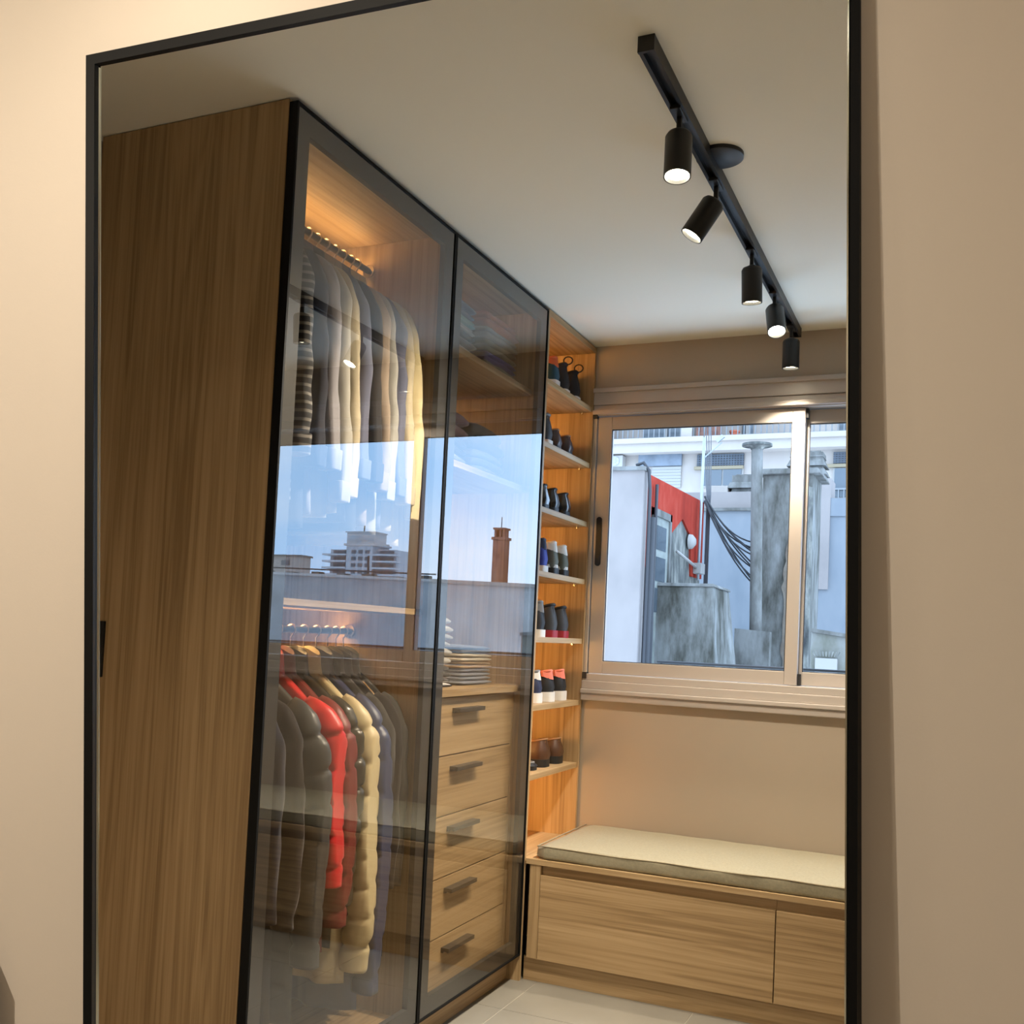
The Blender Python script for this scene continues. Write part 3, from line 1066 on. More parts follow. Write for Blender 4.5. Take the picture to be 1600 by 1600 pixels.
TERRA = fabric('terracotta_knit', (0.42, 0.13, 0.055))
TEAL = fabric('pale_teal_knit', (0.22, 0.36, 0.35))
BLUEK = fabric('dusty_blue_knit', (0.07, 0.10, 0.19))
OLK = fabric('olive_grey_knit', (0.15, 0.14, 0.10))
OFFW = fabric('off_white_cotton', (0.45, 0.43, 0.39))
INDIGO = fabric('indigo_blue_knit', (0.045, 0.045, 0.19))
CHAR = fabric('charcoal_knit', (0.045, 0.042, 0.038))
MAUVE = fabric('mauve_knit', (0.15, 0.085, 0.095))
DENIM = fabric('grey_blue_denim', (0.20, 0.22, 0.27))
KHAKI = fabric('khaki_twill', (0.36, 0.24, 0.12))
CREAMJ = fabric('cream_denim', (0.58, 0.53, 0.44))
BWS = striped('black_white_stripe_knit', (0.02, 0.02, 0.025), (0.65, 0.64, 0.6), 12.0, 'Z', 0.55)
g1 = 'folded knitwear on the upper wardrobe shelf'
zz = 2.2675
# pile on the right, corner towards the room
for h, mt, lab in ((0.050, OLK, 'olive grey sweater at the bottom of the right pile'), (0.036, INDIGO, 'indigo blue sweater in the right pile under the grey ones'), (0.050, OLK, 'grey olive sweater with ribbed folds, mid pile'), (0.044, GREYC, 'pale grey folded sweater under the terracotta one'), (0.056, TERRA, 'terracotta folded sweater on top of the right pile')):
    folded('folded_sweater', 'sweater', lab + ' on the top shelf', -0.46, -0.10, -0.92, -0.62, zz, h, mt, zz * 9, g1, 2, sag=0.02)
    zz += h * 0.98
zz = 2.2675
for h, mt, lab in ((0.030, TERRA, 'rust red folded shirt lying lowest of the left pile'), (0.026, OFFW, 'white folded shirt second from below in the left pile'), (0.055, CHAR, 'charcoal folded sweater thickest in the left pile'), (0.026, OFFW, 'off-white folded shirt above the charcoal sweater'), (0.026, TEAL, 'pale teal folded sweater near the top of the left pile'), (0.050, BLUEK, 'dusty blue folded sweater topping the left pile')):
    folded('folded_sweater', 'sweater', lab, -0.44, -0.11, -1.33, -0.97, zz, h, mt, zz * 7, g1, 2, sag=0.03)
    zz += h * 0.98
g2 = 'folded clothes on the second wardrobe shelf'
zz = 1.8855
for h, mt, lab in ((0.05, CREAMJ, 'cream folded sweater at the bottom of the second-shelf right pile'), (0.06, OFFW, 'off-white folded sweater under the dark one on the second shelf'), (0.10, CHAR, 'bulky charcoal folded sweater topping the second-shelf right pile')):
    folded('folded_sweater', 'sweater', lab, -0.45, -0.13, -0.93, -0.64, zz, h, mt, zz * 5, g2, 2, sag=0.05)
    zz += h * 0.97
zz = 1.8855
for h, mt, lab in ((0.06, OFFW, 'white folded sweater at the bottom of the second-shelf left pile'), (0.06, CHAR, 'dark grey folded sweater in the middle of the second-shelf left pile'), (0.09, MAUVE, 'mauve folded sweater topping the second-shelf left pile')):
    folded('folded_sweater', 'sweater', lab, -0.44, -0.12, -1.32, -0.97, zz, h, mt, zz * 5, g2, 2, sag=0.05)
    zz += h * 0.97
g3 = 'folded trousers on the drawer counter'
zz = 1.1205
for h, mt, lab in ((0.030, DENIM, 'grey blue folded jeans at the bottom of the counter pile'), (0.030, DENIM, 'faded grey folded jeans second from below on the counter'), (0.026, KHAKI, 'khaki folded trousers in the middle of the counter pile'), (0.030, CREAMJ, 'cream folded trousers under the top pair on the counter'), (0.030, DENIM, 'grey folded jeans topping the pile on the counter')):
    folded('folded_trousers', 'trousers', lab, -0.50, -0.13, -0.92, -0.66, zz, h, mt, zz * 13, g3, 2)
    zz += h * 0.98
zz = 1.1205
for h, mt, lab in ((0.035, BWS, 'black and white striped knit at the front of the counter'), (0.045, CHAR, 'dark folded knit on the striped one'), (0.06, OFFW, 'white folded shirt halfway up the left counter pile'), (0.05, LGREY, 'light grey folded shirt high in the left counter pile'), (0.06, OFFW, 'white folded towel topping the left counter pile')):
    folded('folded_knit', 'clothes', lab, -0.44, -0.11, -1.33, -1.03, zz, h, mt, zz * 3, 'folded clothes left on the drawer counter', 2, sag=0.02)
    zz += h * 0.98

# ------------------------------------------------------------------ shoes
SW = principled('white_rubber', (0.72, 0.70, 0.66), 0.55)
SB = principled('black_sole', (0.012, 0.012, 0.012), 0.55)


def shoe_colour(n_, c, rough=0.7, coat=0.0):
    return principled(n_, c, rough, bump=0.2, bscale=300, coat=coat)


def shoe(label, y, z, style, upper, sole, lining, tab=None, tabc=None, heel_x=-0.045, yaw=0.0, loop=False, stripe=None, hh=0.085, cat='shoe', name='shoe', w=0.056, L=0.280):
    r = thing(name, label, cat, (heel_x, y, z), 'shoes on the open shelf')
    r.rotation_euler = (0, 0, pi + yaw)
    ORIG[r.name] = Vector((0, 0, 0))
    st = {'sneaker': 0.030, 'dress': 0.012, 'boot': 0.016, 'slipper': 0.014, 'runner': 0.036}[style]
    NS = 26
    ST = [(i / 26) ** 1.7 if i < 20 else (20 / 26) ** 1.7 + (1 - (20 / 26) ** 1.7) * (i - 20) / 6 for i in range(27)]

    def halfw(s):
        k = w * (0.68 + 0.34 * math.exp(-((s - 0.68) / 0.25) ** 2))
        toe = sqrt(max(0.015, 1 - (max(0, (s - 0.60)) / 0.402) ** 2.6))
        heel = 1.0 if s > 0.13 else 0.30 + 0.70 * sqrt(max(0, 1 - (1 - s / 0.13) ** 2))
        return k * toe * heel

    def foot_x(s):
        return s * L

    # sole
    rs = []
    for i in range(NS + 1):
        s = ST[i]
        hw_ = halfw(s) * (1.10 if style in ('sneaker', 'runner') else 1.05)
        zt = st * (1.0 if style != 'dress' and style != 'boot' else (1.0 if s > 0.32 else 1.0))
        zb = 0.0
        if style in ('dress', 'boot'):
            zt = st + (0.016 if s < 0.30 else 0.016 * max(0, 1 - (s - 0.30) / 0.3))
            zb = 0.0 if s < 0.29 else (0.012 if s < 0.55 else 0.0 + 0.002)
            zb = min(zb, zt - 0.006)
        if style == 'runner':
            zt = st * (1.12 - 0.42 * s)
            zb = 0.012 * max(0, s - 0.75) / 0.25
        x = foot_x(s) - (0.006 if style in ('sneaker', 'runner') and s < 0.03 else 0.0)
        rs.append([(x, -hw_, zb), (x, -hw_ * 1.02, (zb + zt) / 2), (x, -hw_ * 0.99, zt), (x, 0, zt), (x, hw_ * 0.99, zt), (x, hw_ * 1.02, (zb + zt) / 2), (x, hw_, zb), (x, 0, zb)])
    MB().rings(rs).build('sole', sole, r, smooth=True)
    if style in ('sneaker', 'runner'):
        rs2 = []
        for i in range(NS + 1):
            s = ST[i]
            hw_ = halfw(s) * 1.06
            rs2.append([(foot_x(s) * 0.995, -hw_, -0.0), (foot_x(s) * 0.995, hw_, -0.0), (foot_x(s) * 0.995, hw_, 0.006), (foot_x(s) * 0.995, -hw_, 0.006)])
        MB().rings(rs2).build('outsole', SB, r)
    # upper
    base = st * 0.9 + (0.012 if style in ('dress', 'boot') else 0)

    def top(s):
        if style == 'slipper':
            return 0.030 if s < 0.3 else 0.03 + 0.028 * math.exp(-((s - 0.55) / 0.18) ** 2)
        a = base + hh * (1.0 - 0.10 * min(1, s / 0.18)) if s < 0.18 else None
        if a is None:
            a = base + hh * (0.90 - 0.10 * (s - 0.18) / 0.3 if s < 0.48 else max(0.0, 0.80 - 0.95 * ((s - 0.48) / 0.52) ** 0.75))
        return max(a, base + 0.022 * sqrt(max(0, 1 - ((s - 0.5) / 0.5) ** 4)) if s > 0.5 else base)

    outer, inner = [], []
    for i in range(NS + 1):
        s = ST[i]
        x = 0.002 + foot_x(s) * 0.985
        hw_ = halfw(s) * 0.98
        zt = top(s)
        op = 1.0 if s < 0.40 else max(0.0, 1 - (s - 0.40) / 0.12)
        rim = hw_ * (0.62 * op + 0.10 * (1 - op))
        dx = -0.004 * sin(pi * 0.5) if s < 0.05 else 0
        H_ = zt - base
        lean = 0.016 * (1 - min(1, s / 0.16))
        ring = [(x, -hw_, base), (x - lean * 0.35, -hw_ * 1.05, base + 0.28 * H_), (x, -hw_ * 0.97, base + 0.58 * H_), (x + lean * 0.55, -(hw_ * 0.45 + rim * 0.55) * 0.95, base + 0.86 * H_), (x + lean * 0.5, -rim, zt)]
        ring_r = [(p[0], -p[1], p[2]) for p in reversed(ring)]
        outer.append((ring, ring_r))
        dip = 0.030 * op
        inner.append([(x + lean * 0.5 + 0.001, -rim, zt), (x + 0.006, -rim * 0.8, zt - dip * 0.7), (x + 0.006, 0, zt - dip), (x + 0.006, rim * 0.8, zt - dip * 0.7), (x + lean * 0.5 + 0.001, rim, zt)])
    mb = MB()
    mb.rings([a + b_ for a, b_ in outer], cap=False, closed=False)
    # close heel
    b = len(mb.v)
    full = outer[0][0] + outer[0][1]
    mb.v += full
    mb.f.append(tuple(range(b, b + len(full))))
    b = len(mb.v)
    full = outer[-1][0] + outer[-1][1]
    mb.v += full
    mb.f.append(tuple(range(b, b + len(full))))
    uo = mb.build('upper', upper, r, smooth=True)
    ORIG[uo.name] = Vector((0, 0, 0))
    MB().rings(inner, cap=False, closed=False).build('lining', lining, uo, smooth='all')
    # padded collar rim
    rim_path = [inner[k][0] for k in range(15, -1, -1)] + [inner[k][4] for k in range(0, 16)]
    MB().tube(rim_path, 0.004 if style in ('dress', 'boot', 'slipper') else 0.0065, 6).build('collar_rim', lining if tabc is None else tabc, uo, smooth='all')
    if tab is not None:
        rs = []
        for k in range(9):
            a = -1 + k / 4
            xx = 0.030 * abs(a) ** 1.8
            yy = a * halfw(0.13) * 0.93
            z0_, z1_ = base + hh * (0.62 + 0.12 * a * a), base + hh * (1.03 - 0.03 * a * a)
            rs.append([(xx - 0.0030, yy, z0_), (xx + 0.0045, yy * 0.84, z1_), (xx + 0.0125, yy * 0.80, z1_), (xx + 0.008, yy * 0.92, z0_)])
        MB().rings(rs).build('heel_tab', tab, uo, smooth=True)
    if stripe is not None:
        rs = []
        for k in range(9):
            a = -1 + k / 4
            xx = 0.030 * abs(a) ** 1.8
            yy = a * halfw(0.13) * 1.03
            z0_ = base - 0.004
            rs.append([(xx - 0.0055, yy, z0_), (xx - 0.0065, yy, z0_ + 0.020), (xx + 0.004, yy * 0.96, z0_ + 0.022), (xx + 0.004, yy * 0.96, z0_)])
        MB().rings(rs).build('heel_counter', stripe, uo, smooth=True)
    if loop:
        lp = [(0.004 + 0.016 * sin(a) * 0.7 - 0.012, 0.011 * cos(a), base + hh + 0.012 - 0.014 * cos(a * 1.0) * 0 + 0.018 * sin(a)) for a in [pi * k / 10 for k in range(11)]]
        lp = [(-0.004 - 0.010 * sin(pi * k / 10), 0.0, base + hh - 0.012 + 0.042 * (k / 10)) for k in range(6)]
        lp = [(0.002 - 0.020 * sin(2 * pi * k / 14), 0.006 * sin(pi * k / 14), base + hh + 0.008 + 0.016 * (1 - cos(2 * pi * k / 14)) - 0.01) for k in range(15)]
        MB().tube(lp, 0.003, 6).build('pull_loop', upper, uo, smooth='all')
    if style in ('sneaker', 'runner'):
        # laces across the tongue
        for k in range(4):
            s = 0.50 + 0.07 * k
            zt = top(s) + 0.002
            hw_ = halfw(s) * 0.45
            x = foot_x(s)
            MB().tube([(x, -hw_, zt - 0.010), (x, 0, zt), (x, hw_, zt - 0.010)], 0.0025, 5).build('lace', SW if sole is SW else SB, uo, smooth='all')
    return r


K_BLK = shoe_colour('black_mesh', (0.012, 0.012, 0.014))
K_CHR = shoe_colour('charcoal_mesh', (0.040, 0.042, 0.046))
K_OLV = shoe_colour('olive_suede', (0.095, 0.100, 0.070))
K_WHT = shoe_colour('white_leather', (0.66, 0.64, 0.58), 0.5)
K_BLU = shoe_colour('cobalt_blue_suede', (0.02, 0.035, 0.28))
K_NVY = shoe_colour('navy_mesh', (0.016, 0.020, 0.055))
K_TEA = shoe_colour('petrol_mesh', (0.010, 0.055, 0.085))
K_ORG = shoe_colour('orange_lining', (0.60, 0.12, 0.03))
K_COR = shoe_colour('coral_lining', (0.75, 0.20, 0.13))
K_RED = shoe_colour('red_rubber', (0.32, 0.012, 0.022), 0.5)
K_BRN = shoe_colour('brown_leather', (0.075, 0.032, 0.014), 0.42, 0.3)
K_DBR = shoe_colour('dark_burgundy_leather', (0.035, 0.014, 0.012), 0.4, 0.3)
K_BLL = shoe_colour('polished_black_leather', (0.008, 0.008, 0.009), 0.25, 0.6)
K_TAN = shoe_colour('tan_lining', (0.30, 0.16, 0.07))
K_GRY = shoe_colour('grey_lining', (0.20, 0.20, 0.20))

shoe('blue and orange running shoe at the left of the top shelf', -0.345, SZ[0], 'runner', K_TEA, SW, K_ORG, tab=K_ORG, tabc=K_ORG, hh=0.105)
shoe('black high-top sneaker with pull loop, left of its pair on the top shelf', -0.225, SZ[0], 'sneaker', K_BLK, SW, K_BLK, loop=True, hh=0.115, yaw=0.05)
shoe('black high-top sneaker with pull loop, right of its pair on the top shelf', -0.095, SZ[0], 'sneaker', K_BLK, SW, K_BLK, loop=True, hh=0.115, yaw=0.03)
shoe('dark grey shoe with white sole at the left of the second shelf', -0.395, SZ[1], 'sneaker', K_CHR, SW, K_GRY, hh=0.110)
shoe('dark burgundy leather shoe, left of its pair on the second shelf', -0.282, SZ[1], 'dress', K_DBR, SB, K_TAN, hh=0.075)
shoe('dark burgundy leather shoe, right of its pair on the second shelf', -0.150, SZ[1], 'dress', K_DBR, SB, K_TAN, hh=0.075)
shoe('polished black dress shoe at the left of the third shelf', -0.390, SZ[2], 'dress', K_BLL, SB, K_BLK, hh=0.085)
shoe('polished black dress shoe, left of its pair on the third shelf', -0.280, SZ[2], 'dress', K_BLL, SB, K_BLK, hh=0.085)
shoe('polished black dress shoe, right of its pair on the third shelf', -0.148, SZ[2], 'dress', K_BLL, SB, K_BLK, hh=0.085)
shoe('cobalt blue sneaker with white sole on the fourth shelf', -0.385, SZ[3], 'sneaker', K_BLU, SW, K_NVY, tab=K_NVY, hh=0.110)
shoe('olive sneaker with white heel tab, left of its pair on the fourth shelf', -0.265, SZ[3], 'sneaker', K_OLV, SB, K_WHT, tab=K_WHT, tabc=K_WHT, stripe=K_WHT, hh=0.110)
shoe('olive sneaker with white heel tab, right of its pair on the fourth shelf', -0.148, SZ[3], 'sneaker', K_OLV, SB, K_WHT, tab=K_WHT, tabc=K_WHT, stripe=K_WHT, hh=0.105)
shoe('black knit sneaker with white sole at the left of the fifth shelf', -0.385, SZ[4], 'sneaker', K_BLK, SW, K_GRY, tab=K_GRY, hh=0.115)
shoe('charcoal sneaker with red sole, left of its pair on the fifth shelf', -0.248, SZ[4], 'sneaker', K_CHR, K_RED, K_BLK, hh=0.110, w=0.060)
shoe('charcoal sneaker with red sole, right of its pair on the fifth shelf', -0.118, SZ[4], 'sneaker', K_CHR, K_RED, K_BLK, hh=0.105, w=0.060)
shoe('navy running shoe with white sole at the left of the sixth shelf', -0.385, SZ[5], 'runner', K_NVY, SW, K_GRY, tab=K_WHT, hh=0.095)
shoe('black running shoe with coral lining, left of its pair on the sixth shelf', -0.250, SZ[5], 'runner', K_BLK, SW, K_COR, tab=K_COR, tabc=K_COR, hh=0.095, yaw=-0.05)
shoe('black running shoe with coral lining, right of its pair on the sixth shelf', -0.112, SZ[5], 'runner', K_BLK, SW, K_COR, tab=K_COR, tabc=K_COR, hh=0.095, yaw=-0.05)
shoe('low black slipper at the left of the lowest shoe shelf', -0.395, SZ[6], 'slipper', K_BLK, SB, K_GRY, hh=0.03)
shoe('brown leather lace-up shoe, left of its pair on the lowest shoe shelf', -0.262, SZ[6], 'boot', K_BRN, SB, K_TAN, hh=0.088, w=0.064, L=0.29)
shoe('brown leather lace-up shoe, right of its pair on the lowest shoe shelf', -0.108, SZ[6], 'boot', K_BRN, SB, K_TAN, hh=0.080, w=0.064, L=0.29)

# ------------------------------------------------------------------ outdoors, seen through the window
FACADE = weathered('white_render', (0.33, 0.285, 0.255), (0.375, 0.325, 0.29), (0.40, 0.35, 0.31), 0.8)
PALEB = weathered('pale_blue_render', (0.22, 0.195, 0.185), (0.26, 0.228, 0.215), (0.285, 0.25, 0.235), 1.6, (1, 1, 0.6))
BLUEW = weathered('sky_blue_render', (0.150, 0.170, 0.190), (0.185, 0.200, 0.220), (0.215, 0.225, 0.240), 1.4)
REDW = weathered('red_painted_render', (0.23, 0.026, 0.016), (0.30, 0.034, 0.020), (0.34, 0.055, 0.035), 5.0, (1, 1, 0.4))
CONC = weathered('stained_concrete', (0.050, 0.047, 0.038), (0.135, 0.130, 0.118), (0.210, 0.208, 0.200), 5.5, (1, 1, 0.30))
CONC2 = weathered('grey_concrete', (0.085, 0.080, 0.070), (0.150, 0.145, 0.135), (0.210, 0.205, 0.195), 6.0, (1, 1, 0.35))
CONCD = weathered('dark_weathered_plaster', (0.05, 0.05, 0.05), (0.13, 0.13, 0.12), (0.28, 0.27, 0.24), 7.0, (1, 1, 0.35))
PARAP = weathered('parapet_render', (0.25, 0.265, 0.275), (0.31, 0.325, 0.335), (0.36, 0.37, 0.375), 2.2, (1, 1, 1.6))
PARAP2 = weathered('pale_parapet_render', (0.37, 0.36, 0.345), (0.43, 0.42, 0.405), (0.48, 0.47, 0.455), 2.2, (1, 1, 1.6))
TOWER = weathered('tower_render', (0.40, 0.42, 0.44), (0.46, 0.48, 0.50), (0.50, 0.52, 0.54), 0.3)
BRICK = weathered('chimney_brick', (0.20, 0.085, 0.06), (0.30, 0.13, 0.09), (0.36, 0.18, 0.13), 9.0)
DGLASS = principled('far_window_glass', (0.07, 0.085, 0.10), 0.12, spec=0.7)
SHUT = principled('white_shutter', (0.30, 0.28, 0.26), 0.6)
SLATEM = principled('slate_shutter_box', (0.13, 0.15, 0.18), 0.6, var=0.3, vscale=4)
GRILLE = principled('dark_grille', (0.055, 0.06, 0.07), 0.6)
TANM = principled('tan_lintel', (0.24, 0.19, 0.12), 0.7)
RAILM = principled('grey_railing', (0.17, 0.18, 0.19), 0.5)
TIMBER = principled('red_timber_screen', (0.26, 0.12, 0.085), 0.7, var=0.25, vscale=9)
TERRAC = principled('terracotta_pot', (0.50, 0.12, 0.06), 0.7)
WHITEP = principled('white_plastic', (0.31, 0.29, 0.27), 0.5)
CABLE = principled('black_cable', (0.035, 0.035, 0.04), 0.6)
GALV = principled('galvanised_steel', (0.35, 0.37, 0.39), 0.5, metal=0.4)

# far apartment building
ap = thing('apartment_building', 'white apartment building with balconies filling the top of the window view', 'building', (-2, 14, -3))
box('wall', FACADE, ap, -9, 3.0, 14.0, 18, -3, 4.77)
box('upper_wall', FACADE, ap, -9, 3.0, 15.0, 18, 4.77, 9.0)
sl_ = box('balcony_slab', FACADE, ap, -9, 3.0, 13.7, 15.0, 4.765, 5.005)
box('slab_lip', FACADE, sl_, -9, 3.0, 13.64, 13.72, 4.93, 5.02)
box('column', FACADE, ap, -3.28, -3.08, 13.75, 15.0, 5.0, 7.5)
box('column', FACADE, ap, -5.2, -5.0, 13.75, 15.0, 5.0, 7.5)


def railing(x0, x1, y, z0, z1, step=0.10):
    mb = MB()
    k = x0
    while k < x1:
        mb.box(k - 0.009, k + 0.009, y - 0.009, y + 0.009, z0, z1)
        k += step
    mb.box(x0, x1, y - 0.015, y + 0.015, z1 - 0.03, z1).box(x0, x1, y - 0.012, y + 0.012, z0 + 0.03, z0 + 0.055)
    return mb.build('railing', RAILM, ap)


for a, b_ in ((-5.0, -3.28), (-3.06, -2.2), (-2.15, 2.9)):
    railing(a, b_, 13.8, 5.0, 5.62)
for (x0, x1, z0, z1) in ((-4.35, -3.45, 5.0, 7.1), (-2.42, -2.22, 5.0, 7.1), (-0.66, -0.28, 5.0, 7.1)):
    wd = box('balcony_door', DGLASS, ap, x0, x1, 14.96, 15.02, z0, z1)
    box('door_mullion', WHITEP, wd, (x0 + x1) / 2 - 0.03, (x0 + x1) / 2 + 0.03, 14.93, 14.97, z0, z1)
pnl = None
for k in range(6):
    box('timber_slat', TIMBER, ap, -3.03 + k * 0.078, -3.03 + k * 0.078 + 0.072, 13.86, 13.9, 5.0, 6.2)
box('shutter_box', SLATEM, ap, -4.12, -3.30, 13.93, 14.01, 4.55, 4.765)
for k in range(7):
    box('shutter_slat', SHUT, ap, -3.86, -3.31, 13.965, 14.01, 4.15 + k * 0.056, 4.15 + k * 0.056 + 0.052)


def lattice(x0, x1, z0, z1):
    mb = MB()
    n = int((x1 - x0) / 0.05)
    y = 13.955
    for k in range(n):
        x = x0 + (k + 0.5) * (x1 - x0) / n
        mb.box(x - 0.006, x + 0.006, y, y + 0.012, z0, z1)
    for k in range(5):
        z = z0 + (k + 0.5) * (z1 - z0) / 5
        mb.box(x0, x1, y, y + 0.012, z - 0.006, z + 0.006)
    gb = box('vent_panel', GRILLE, ap, x0, x1, 13.97, 14.02, z0, z1)
    mb.build('vent_lattice', SLATEM, gb)


lattice(-3.02, -2.17, 4.53, 4.745)
lattice(-0.63, 0.30, 4.52, 4.72)
for (x0, x1, z0, z1, lz) in ((-2.88, -2.20, 4.17, 4.455, 4.49), (-0.60, 0.25, 3.93, 4.43, 4.475)):
    f = box('window_frame', SHUT, ap, x0 - 0.03, x1 + 0.03, 13.96, 14.01, z0 - 0.03, z1 + 0.01)
    box('window_pane', DGLASS, f, x0, (x0 + x1) / 2 - 0.015, 13.94, 13.965, z0, z1)
    box('window_pane', DGLASS, f, (x0 + x1) / 2 + 0.015, x1, 13.94, 13.965, z0, z1)
    box('lintel', TANM, ap, x0 - 0.18, x1 + 0.03, 13.92, 14.01, lz - 0.025, lz + 0.03)
railing(-0.70, 0.5, 13.9, 3.78, 4.08, 0.09)

ac = thing('air_conditioner', 'white air conditioner outdoor unit on the far white building', 'air conditioner', (-4.58, 13.8, 4.52))
box('case', WHITEP, ac, -4.78, -4.38, 13.78, 13.995, 4.525, 4.745, bevel=0.01)
MB().lathe([(0.088, 0), (0.088, 0.012), (0.078, 0.014)], (-4.53, 13.78, 4.635), (0, -1, 0)).build('fan_ring', GALV, ac)
MB().lathe([(0.03, 0.010), (0.03, 0.020)], (-4.53, 13.78, 4.635), (0, -1, 0)).build('fan_hub', WHITEP, ac)
for k in range(6):
    a = k * pi / 3
    MB().tube([(-4.53 + 0.02 * cos(a), 13.766, 4.635 + 0.02 * sin(a)), (-4.53 + 0.085 * cos(a), 13.766, 4.635 + 0.085 * sin(a))], 0.006, 5).build('fan_guard', WHITEP, ac)
pt_ = thing('flower_pot', 'terracotta pot on the far balcony behind the railing', 'pot', (-2.38, 14.1, 5.005))
MB().lathe([(0.06, 0), (0.085, 0.15), (0.095, 0.15), (0.095, 0.18), (0.08, 0.18), (0.075, 0.14)], (-2.38, 14.1, 5.005), (0, 0, 1)).build('pot', TERRAC, pt_, smooth=True)
MB().lathe([(0.074, 0.15), (0.05, 0.165), (0.001, 0.17)], (-2.38, 14.1, 5.005), (0, 0, 1)).build('soil', CONCD, pt_)

# slab-capped chimneys behind the blue wall


def slab_stack(label, x0, x1, y, z0, z1, n, mat):
    r = thing('slab_chimney', label, 'chimney', ((x0 + x1) / 2, y + 0.2, z0), 'slab-capped chimneys on the roofs')
    box('core', mat, r, x0 + 0.06, x1 - 0.06, y + 0.06, y + 0.38, z0, z1 - 0.02)
    hgt = (z1 - z0) / n
    for k in range(n):
        i = 0.015 * (k % 2) + (0.05 if k == n - 1 else 0)
        mb = MB()
        a, b_, c, d = x0 + i, x1 - i, y + i, y + 0.44 - i
        zA, zB = z0 + k * hgt + 0.03, z0 + (k + 1) * hgt
        e = 0.04
        mb.hexa([(a, c, zA), (b_, c, zA), (b_, d, zA), (a, d, zA), (a + e, c + e, zB), (b_ - e, c + e, zB), (b_ - e, d - e, zB), (a + e, d - e, zB)])
        mb.build('cap_slab', mat, r, bevel=0.008)


slab_stack('grey chimney of stacked slabs left of the thin vent pipe', -1.38, -0.96, 9.0, 3.10, 3.55, 4, CONC2)
slab_stack('grey chimney of stacked slabs behind the wide concrete shaft', -0.64, -0.12, 9.0, 3.25, 3.83, 5, CONC2)
sr = thing('roof_hatch', 'small white sloping roof hatch beside the stacked-slab chimney', 'roof hatch', (-1.5, 9.1, 3.1))
MB().prism([(-1.68, 3.10), (-1.36, 3.10), (-1.36, 3.38), (-1.58, 3.39), (-1.68, 3.27)], 'Y', 9.0, 9.5).build('hatch_body', FACADE, sr, bevel=0.008)
box('hatch_lip', SHUT, sr, -1.70, -1.34, 8.97, 9.53, 3.10, 3.14)

# blue wall in the middle distance
bw = thing('blue_wall', 'long sky blue rendered wall in the middle of the window view', 'wall', (0, 8.2, -2))
box('main_face', BLUEW, bw, -2.6, 2.4, 8.0, 8.35, -2, 2.92)
box('coping', CONC2, bw, -2.6, -0.30, 7.96, 8.39, 2.92, 2.955)
box('upper_band', PALEB, bw, -2.6, -0.6, 8.05, 8.40, 2.955, 3.16)
box('raised_block', PALEB, bw, -0.34, 0.06, 7.97, 8.40, 2.0, 3.29)
box('ledge', BLUEW, bw, 0.06, 2.4, 7.98, 8.40, 2.85, 3.06)

# neighbouring house: pale blue gable and red side wall with a shabby door
nh = thing('neighbour_house', 'pale blue house wall with a red painted side at the left of the window', 'house', (-1.5, 4.4, -2))
box('pale_front', PALEB, nh, -3.2, -0.826, 3.50, 3.62, -2, 2.655)
box('pale_coping', CONC2, nh, -3.2, -0.815, 3.47, 3.66, 2.655, 2.685)
rw = MB()
rw.prism([(3.62, 1.90), (3.72, 1.90), (3.72, 2.40), (4.34, 2.40), (4.34, 2.24), (4.72, 2.42), (5.02, 2.30), (5.10, 1.93), (5.50, 1.93), (5.50, 2.675), (3.62, 2.645)], 'X', -0.84, -0.82)
rw.build('red_render', REDW, nh)
box('side_wall', CONCD, nh, -3.2, -0.84, 3.62, 5.50, -2, 2.64)
dr_ = box('door', principled('faded_green_door', (0.20, 0.21, 0.19), 0.7, var=0.25, vscale=8), nh, -0.845, -0.825, 3.84, 4.28, 1.0, 2.34)
MB().box(-0.845, -0.810, 3.79, 3.84, 1.0, 2.40).box(-0.845, -0.810, 4.28, 4.33, 1.0, 2.40).box(-0.845, -0.810, 3.79, 4.33, 2.34, 2.40).build('door_frame', CONC2, dr_)
for k in range(3):
    z = 1.55 + k * 0.26
    box('door_pane', DGLASS, dr_, -0.826, -0.821, 3.92, 4.20, z, z + 0.2)
MB().tube([(-0.80, 3.66, -1), (-0.80, 3.66, 2.30)], 0.035, 10).build('drain_pipe', CABLE, nh, smooth='all')
MB().tube([(-0.79, 3.75, -1), (-0.79, 3.75, 2.58)], 0.014, 8).build('wall_cable', CABLE, nh, smooth='all')
MB().tube([(-0.79, 3.56, -1), (-0.79, 3.56, 2.5), (-0.80, 3.54, 2.66), (-0.84, 3.52, 2.72), (-0.9, 3.52, 2.70)], 0.014, 8).build('wall_cable', CABLE, nh, smooth='all')
box('meter_box', WHITEP, nh, -0.82, -0.74, 5.15, 5.30, 1.96, 2.06, bevel=0.006)
MB().tube([(-0.79, 4.45, 2.10), (-0.79, 5.15, 2.02)], 0.014, 8).build('conduit', WHITEP, nh, smooth='all')
MB().lathe([(0.07, 0), (0.065, 0.03), (0.03, 0.06)], (-0.82, 4.98, 2.24), (1, 0, 0)).build('wall_lamp', WHITEP, nh, smooth=True)
mast = thing('antenna_mast', 'thin grey antenna mast standing by the red wall', 'mast', (-0.72, 5.35, 1.0))
MB().tube([(-0.78, 5.2, 1.9), (-0.77, 5.2, 3.25)], 0.014, 8).build('pole', GALV, mast, smooth='all')
MB().tube([(-0.77, 5.2, 3.05), (-0.60, 5.2, 3.20)], 0.006, 6).build('arm', GALV, mast)
MB().prism([(-0.66, 3.22), (-0.60, 3.27), (-0.575, 3.245), (-0.635, 3.195)], 'Y', 5.18, 5.21).build('flat_aerial', GALV, mast)

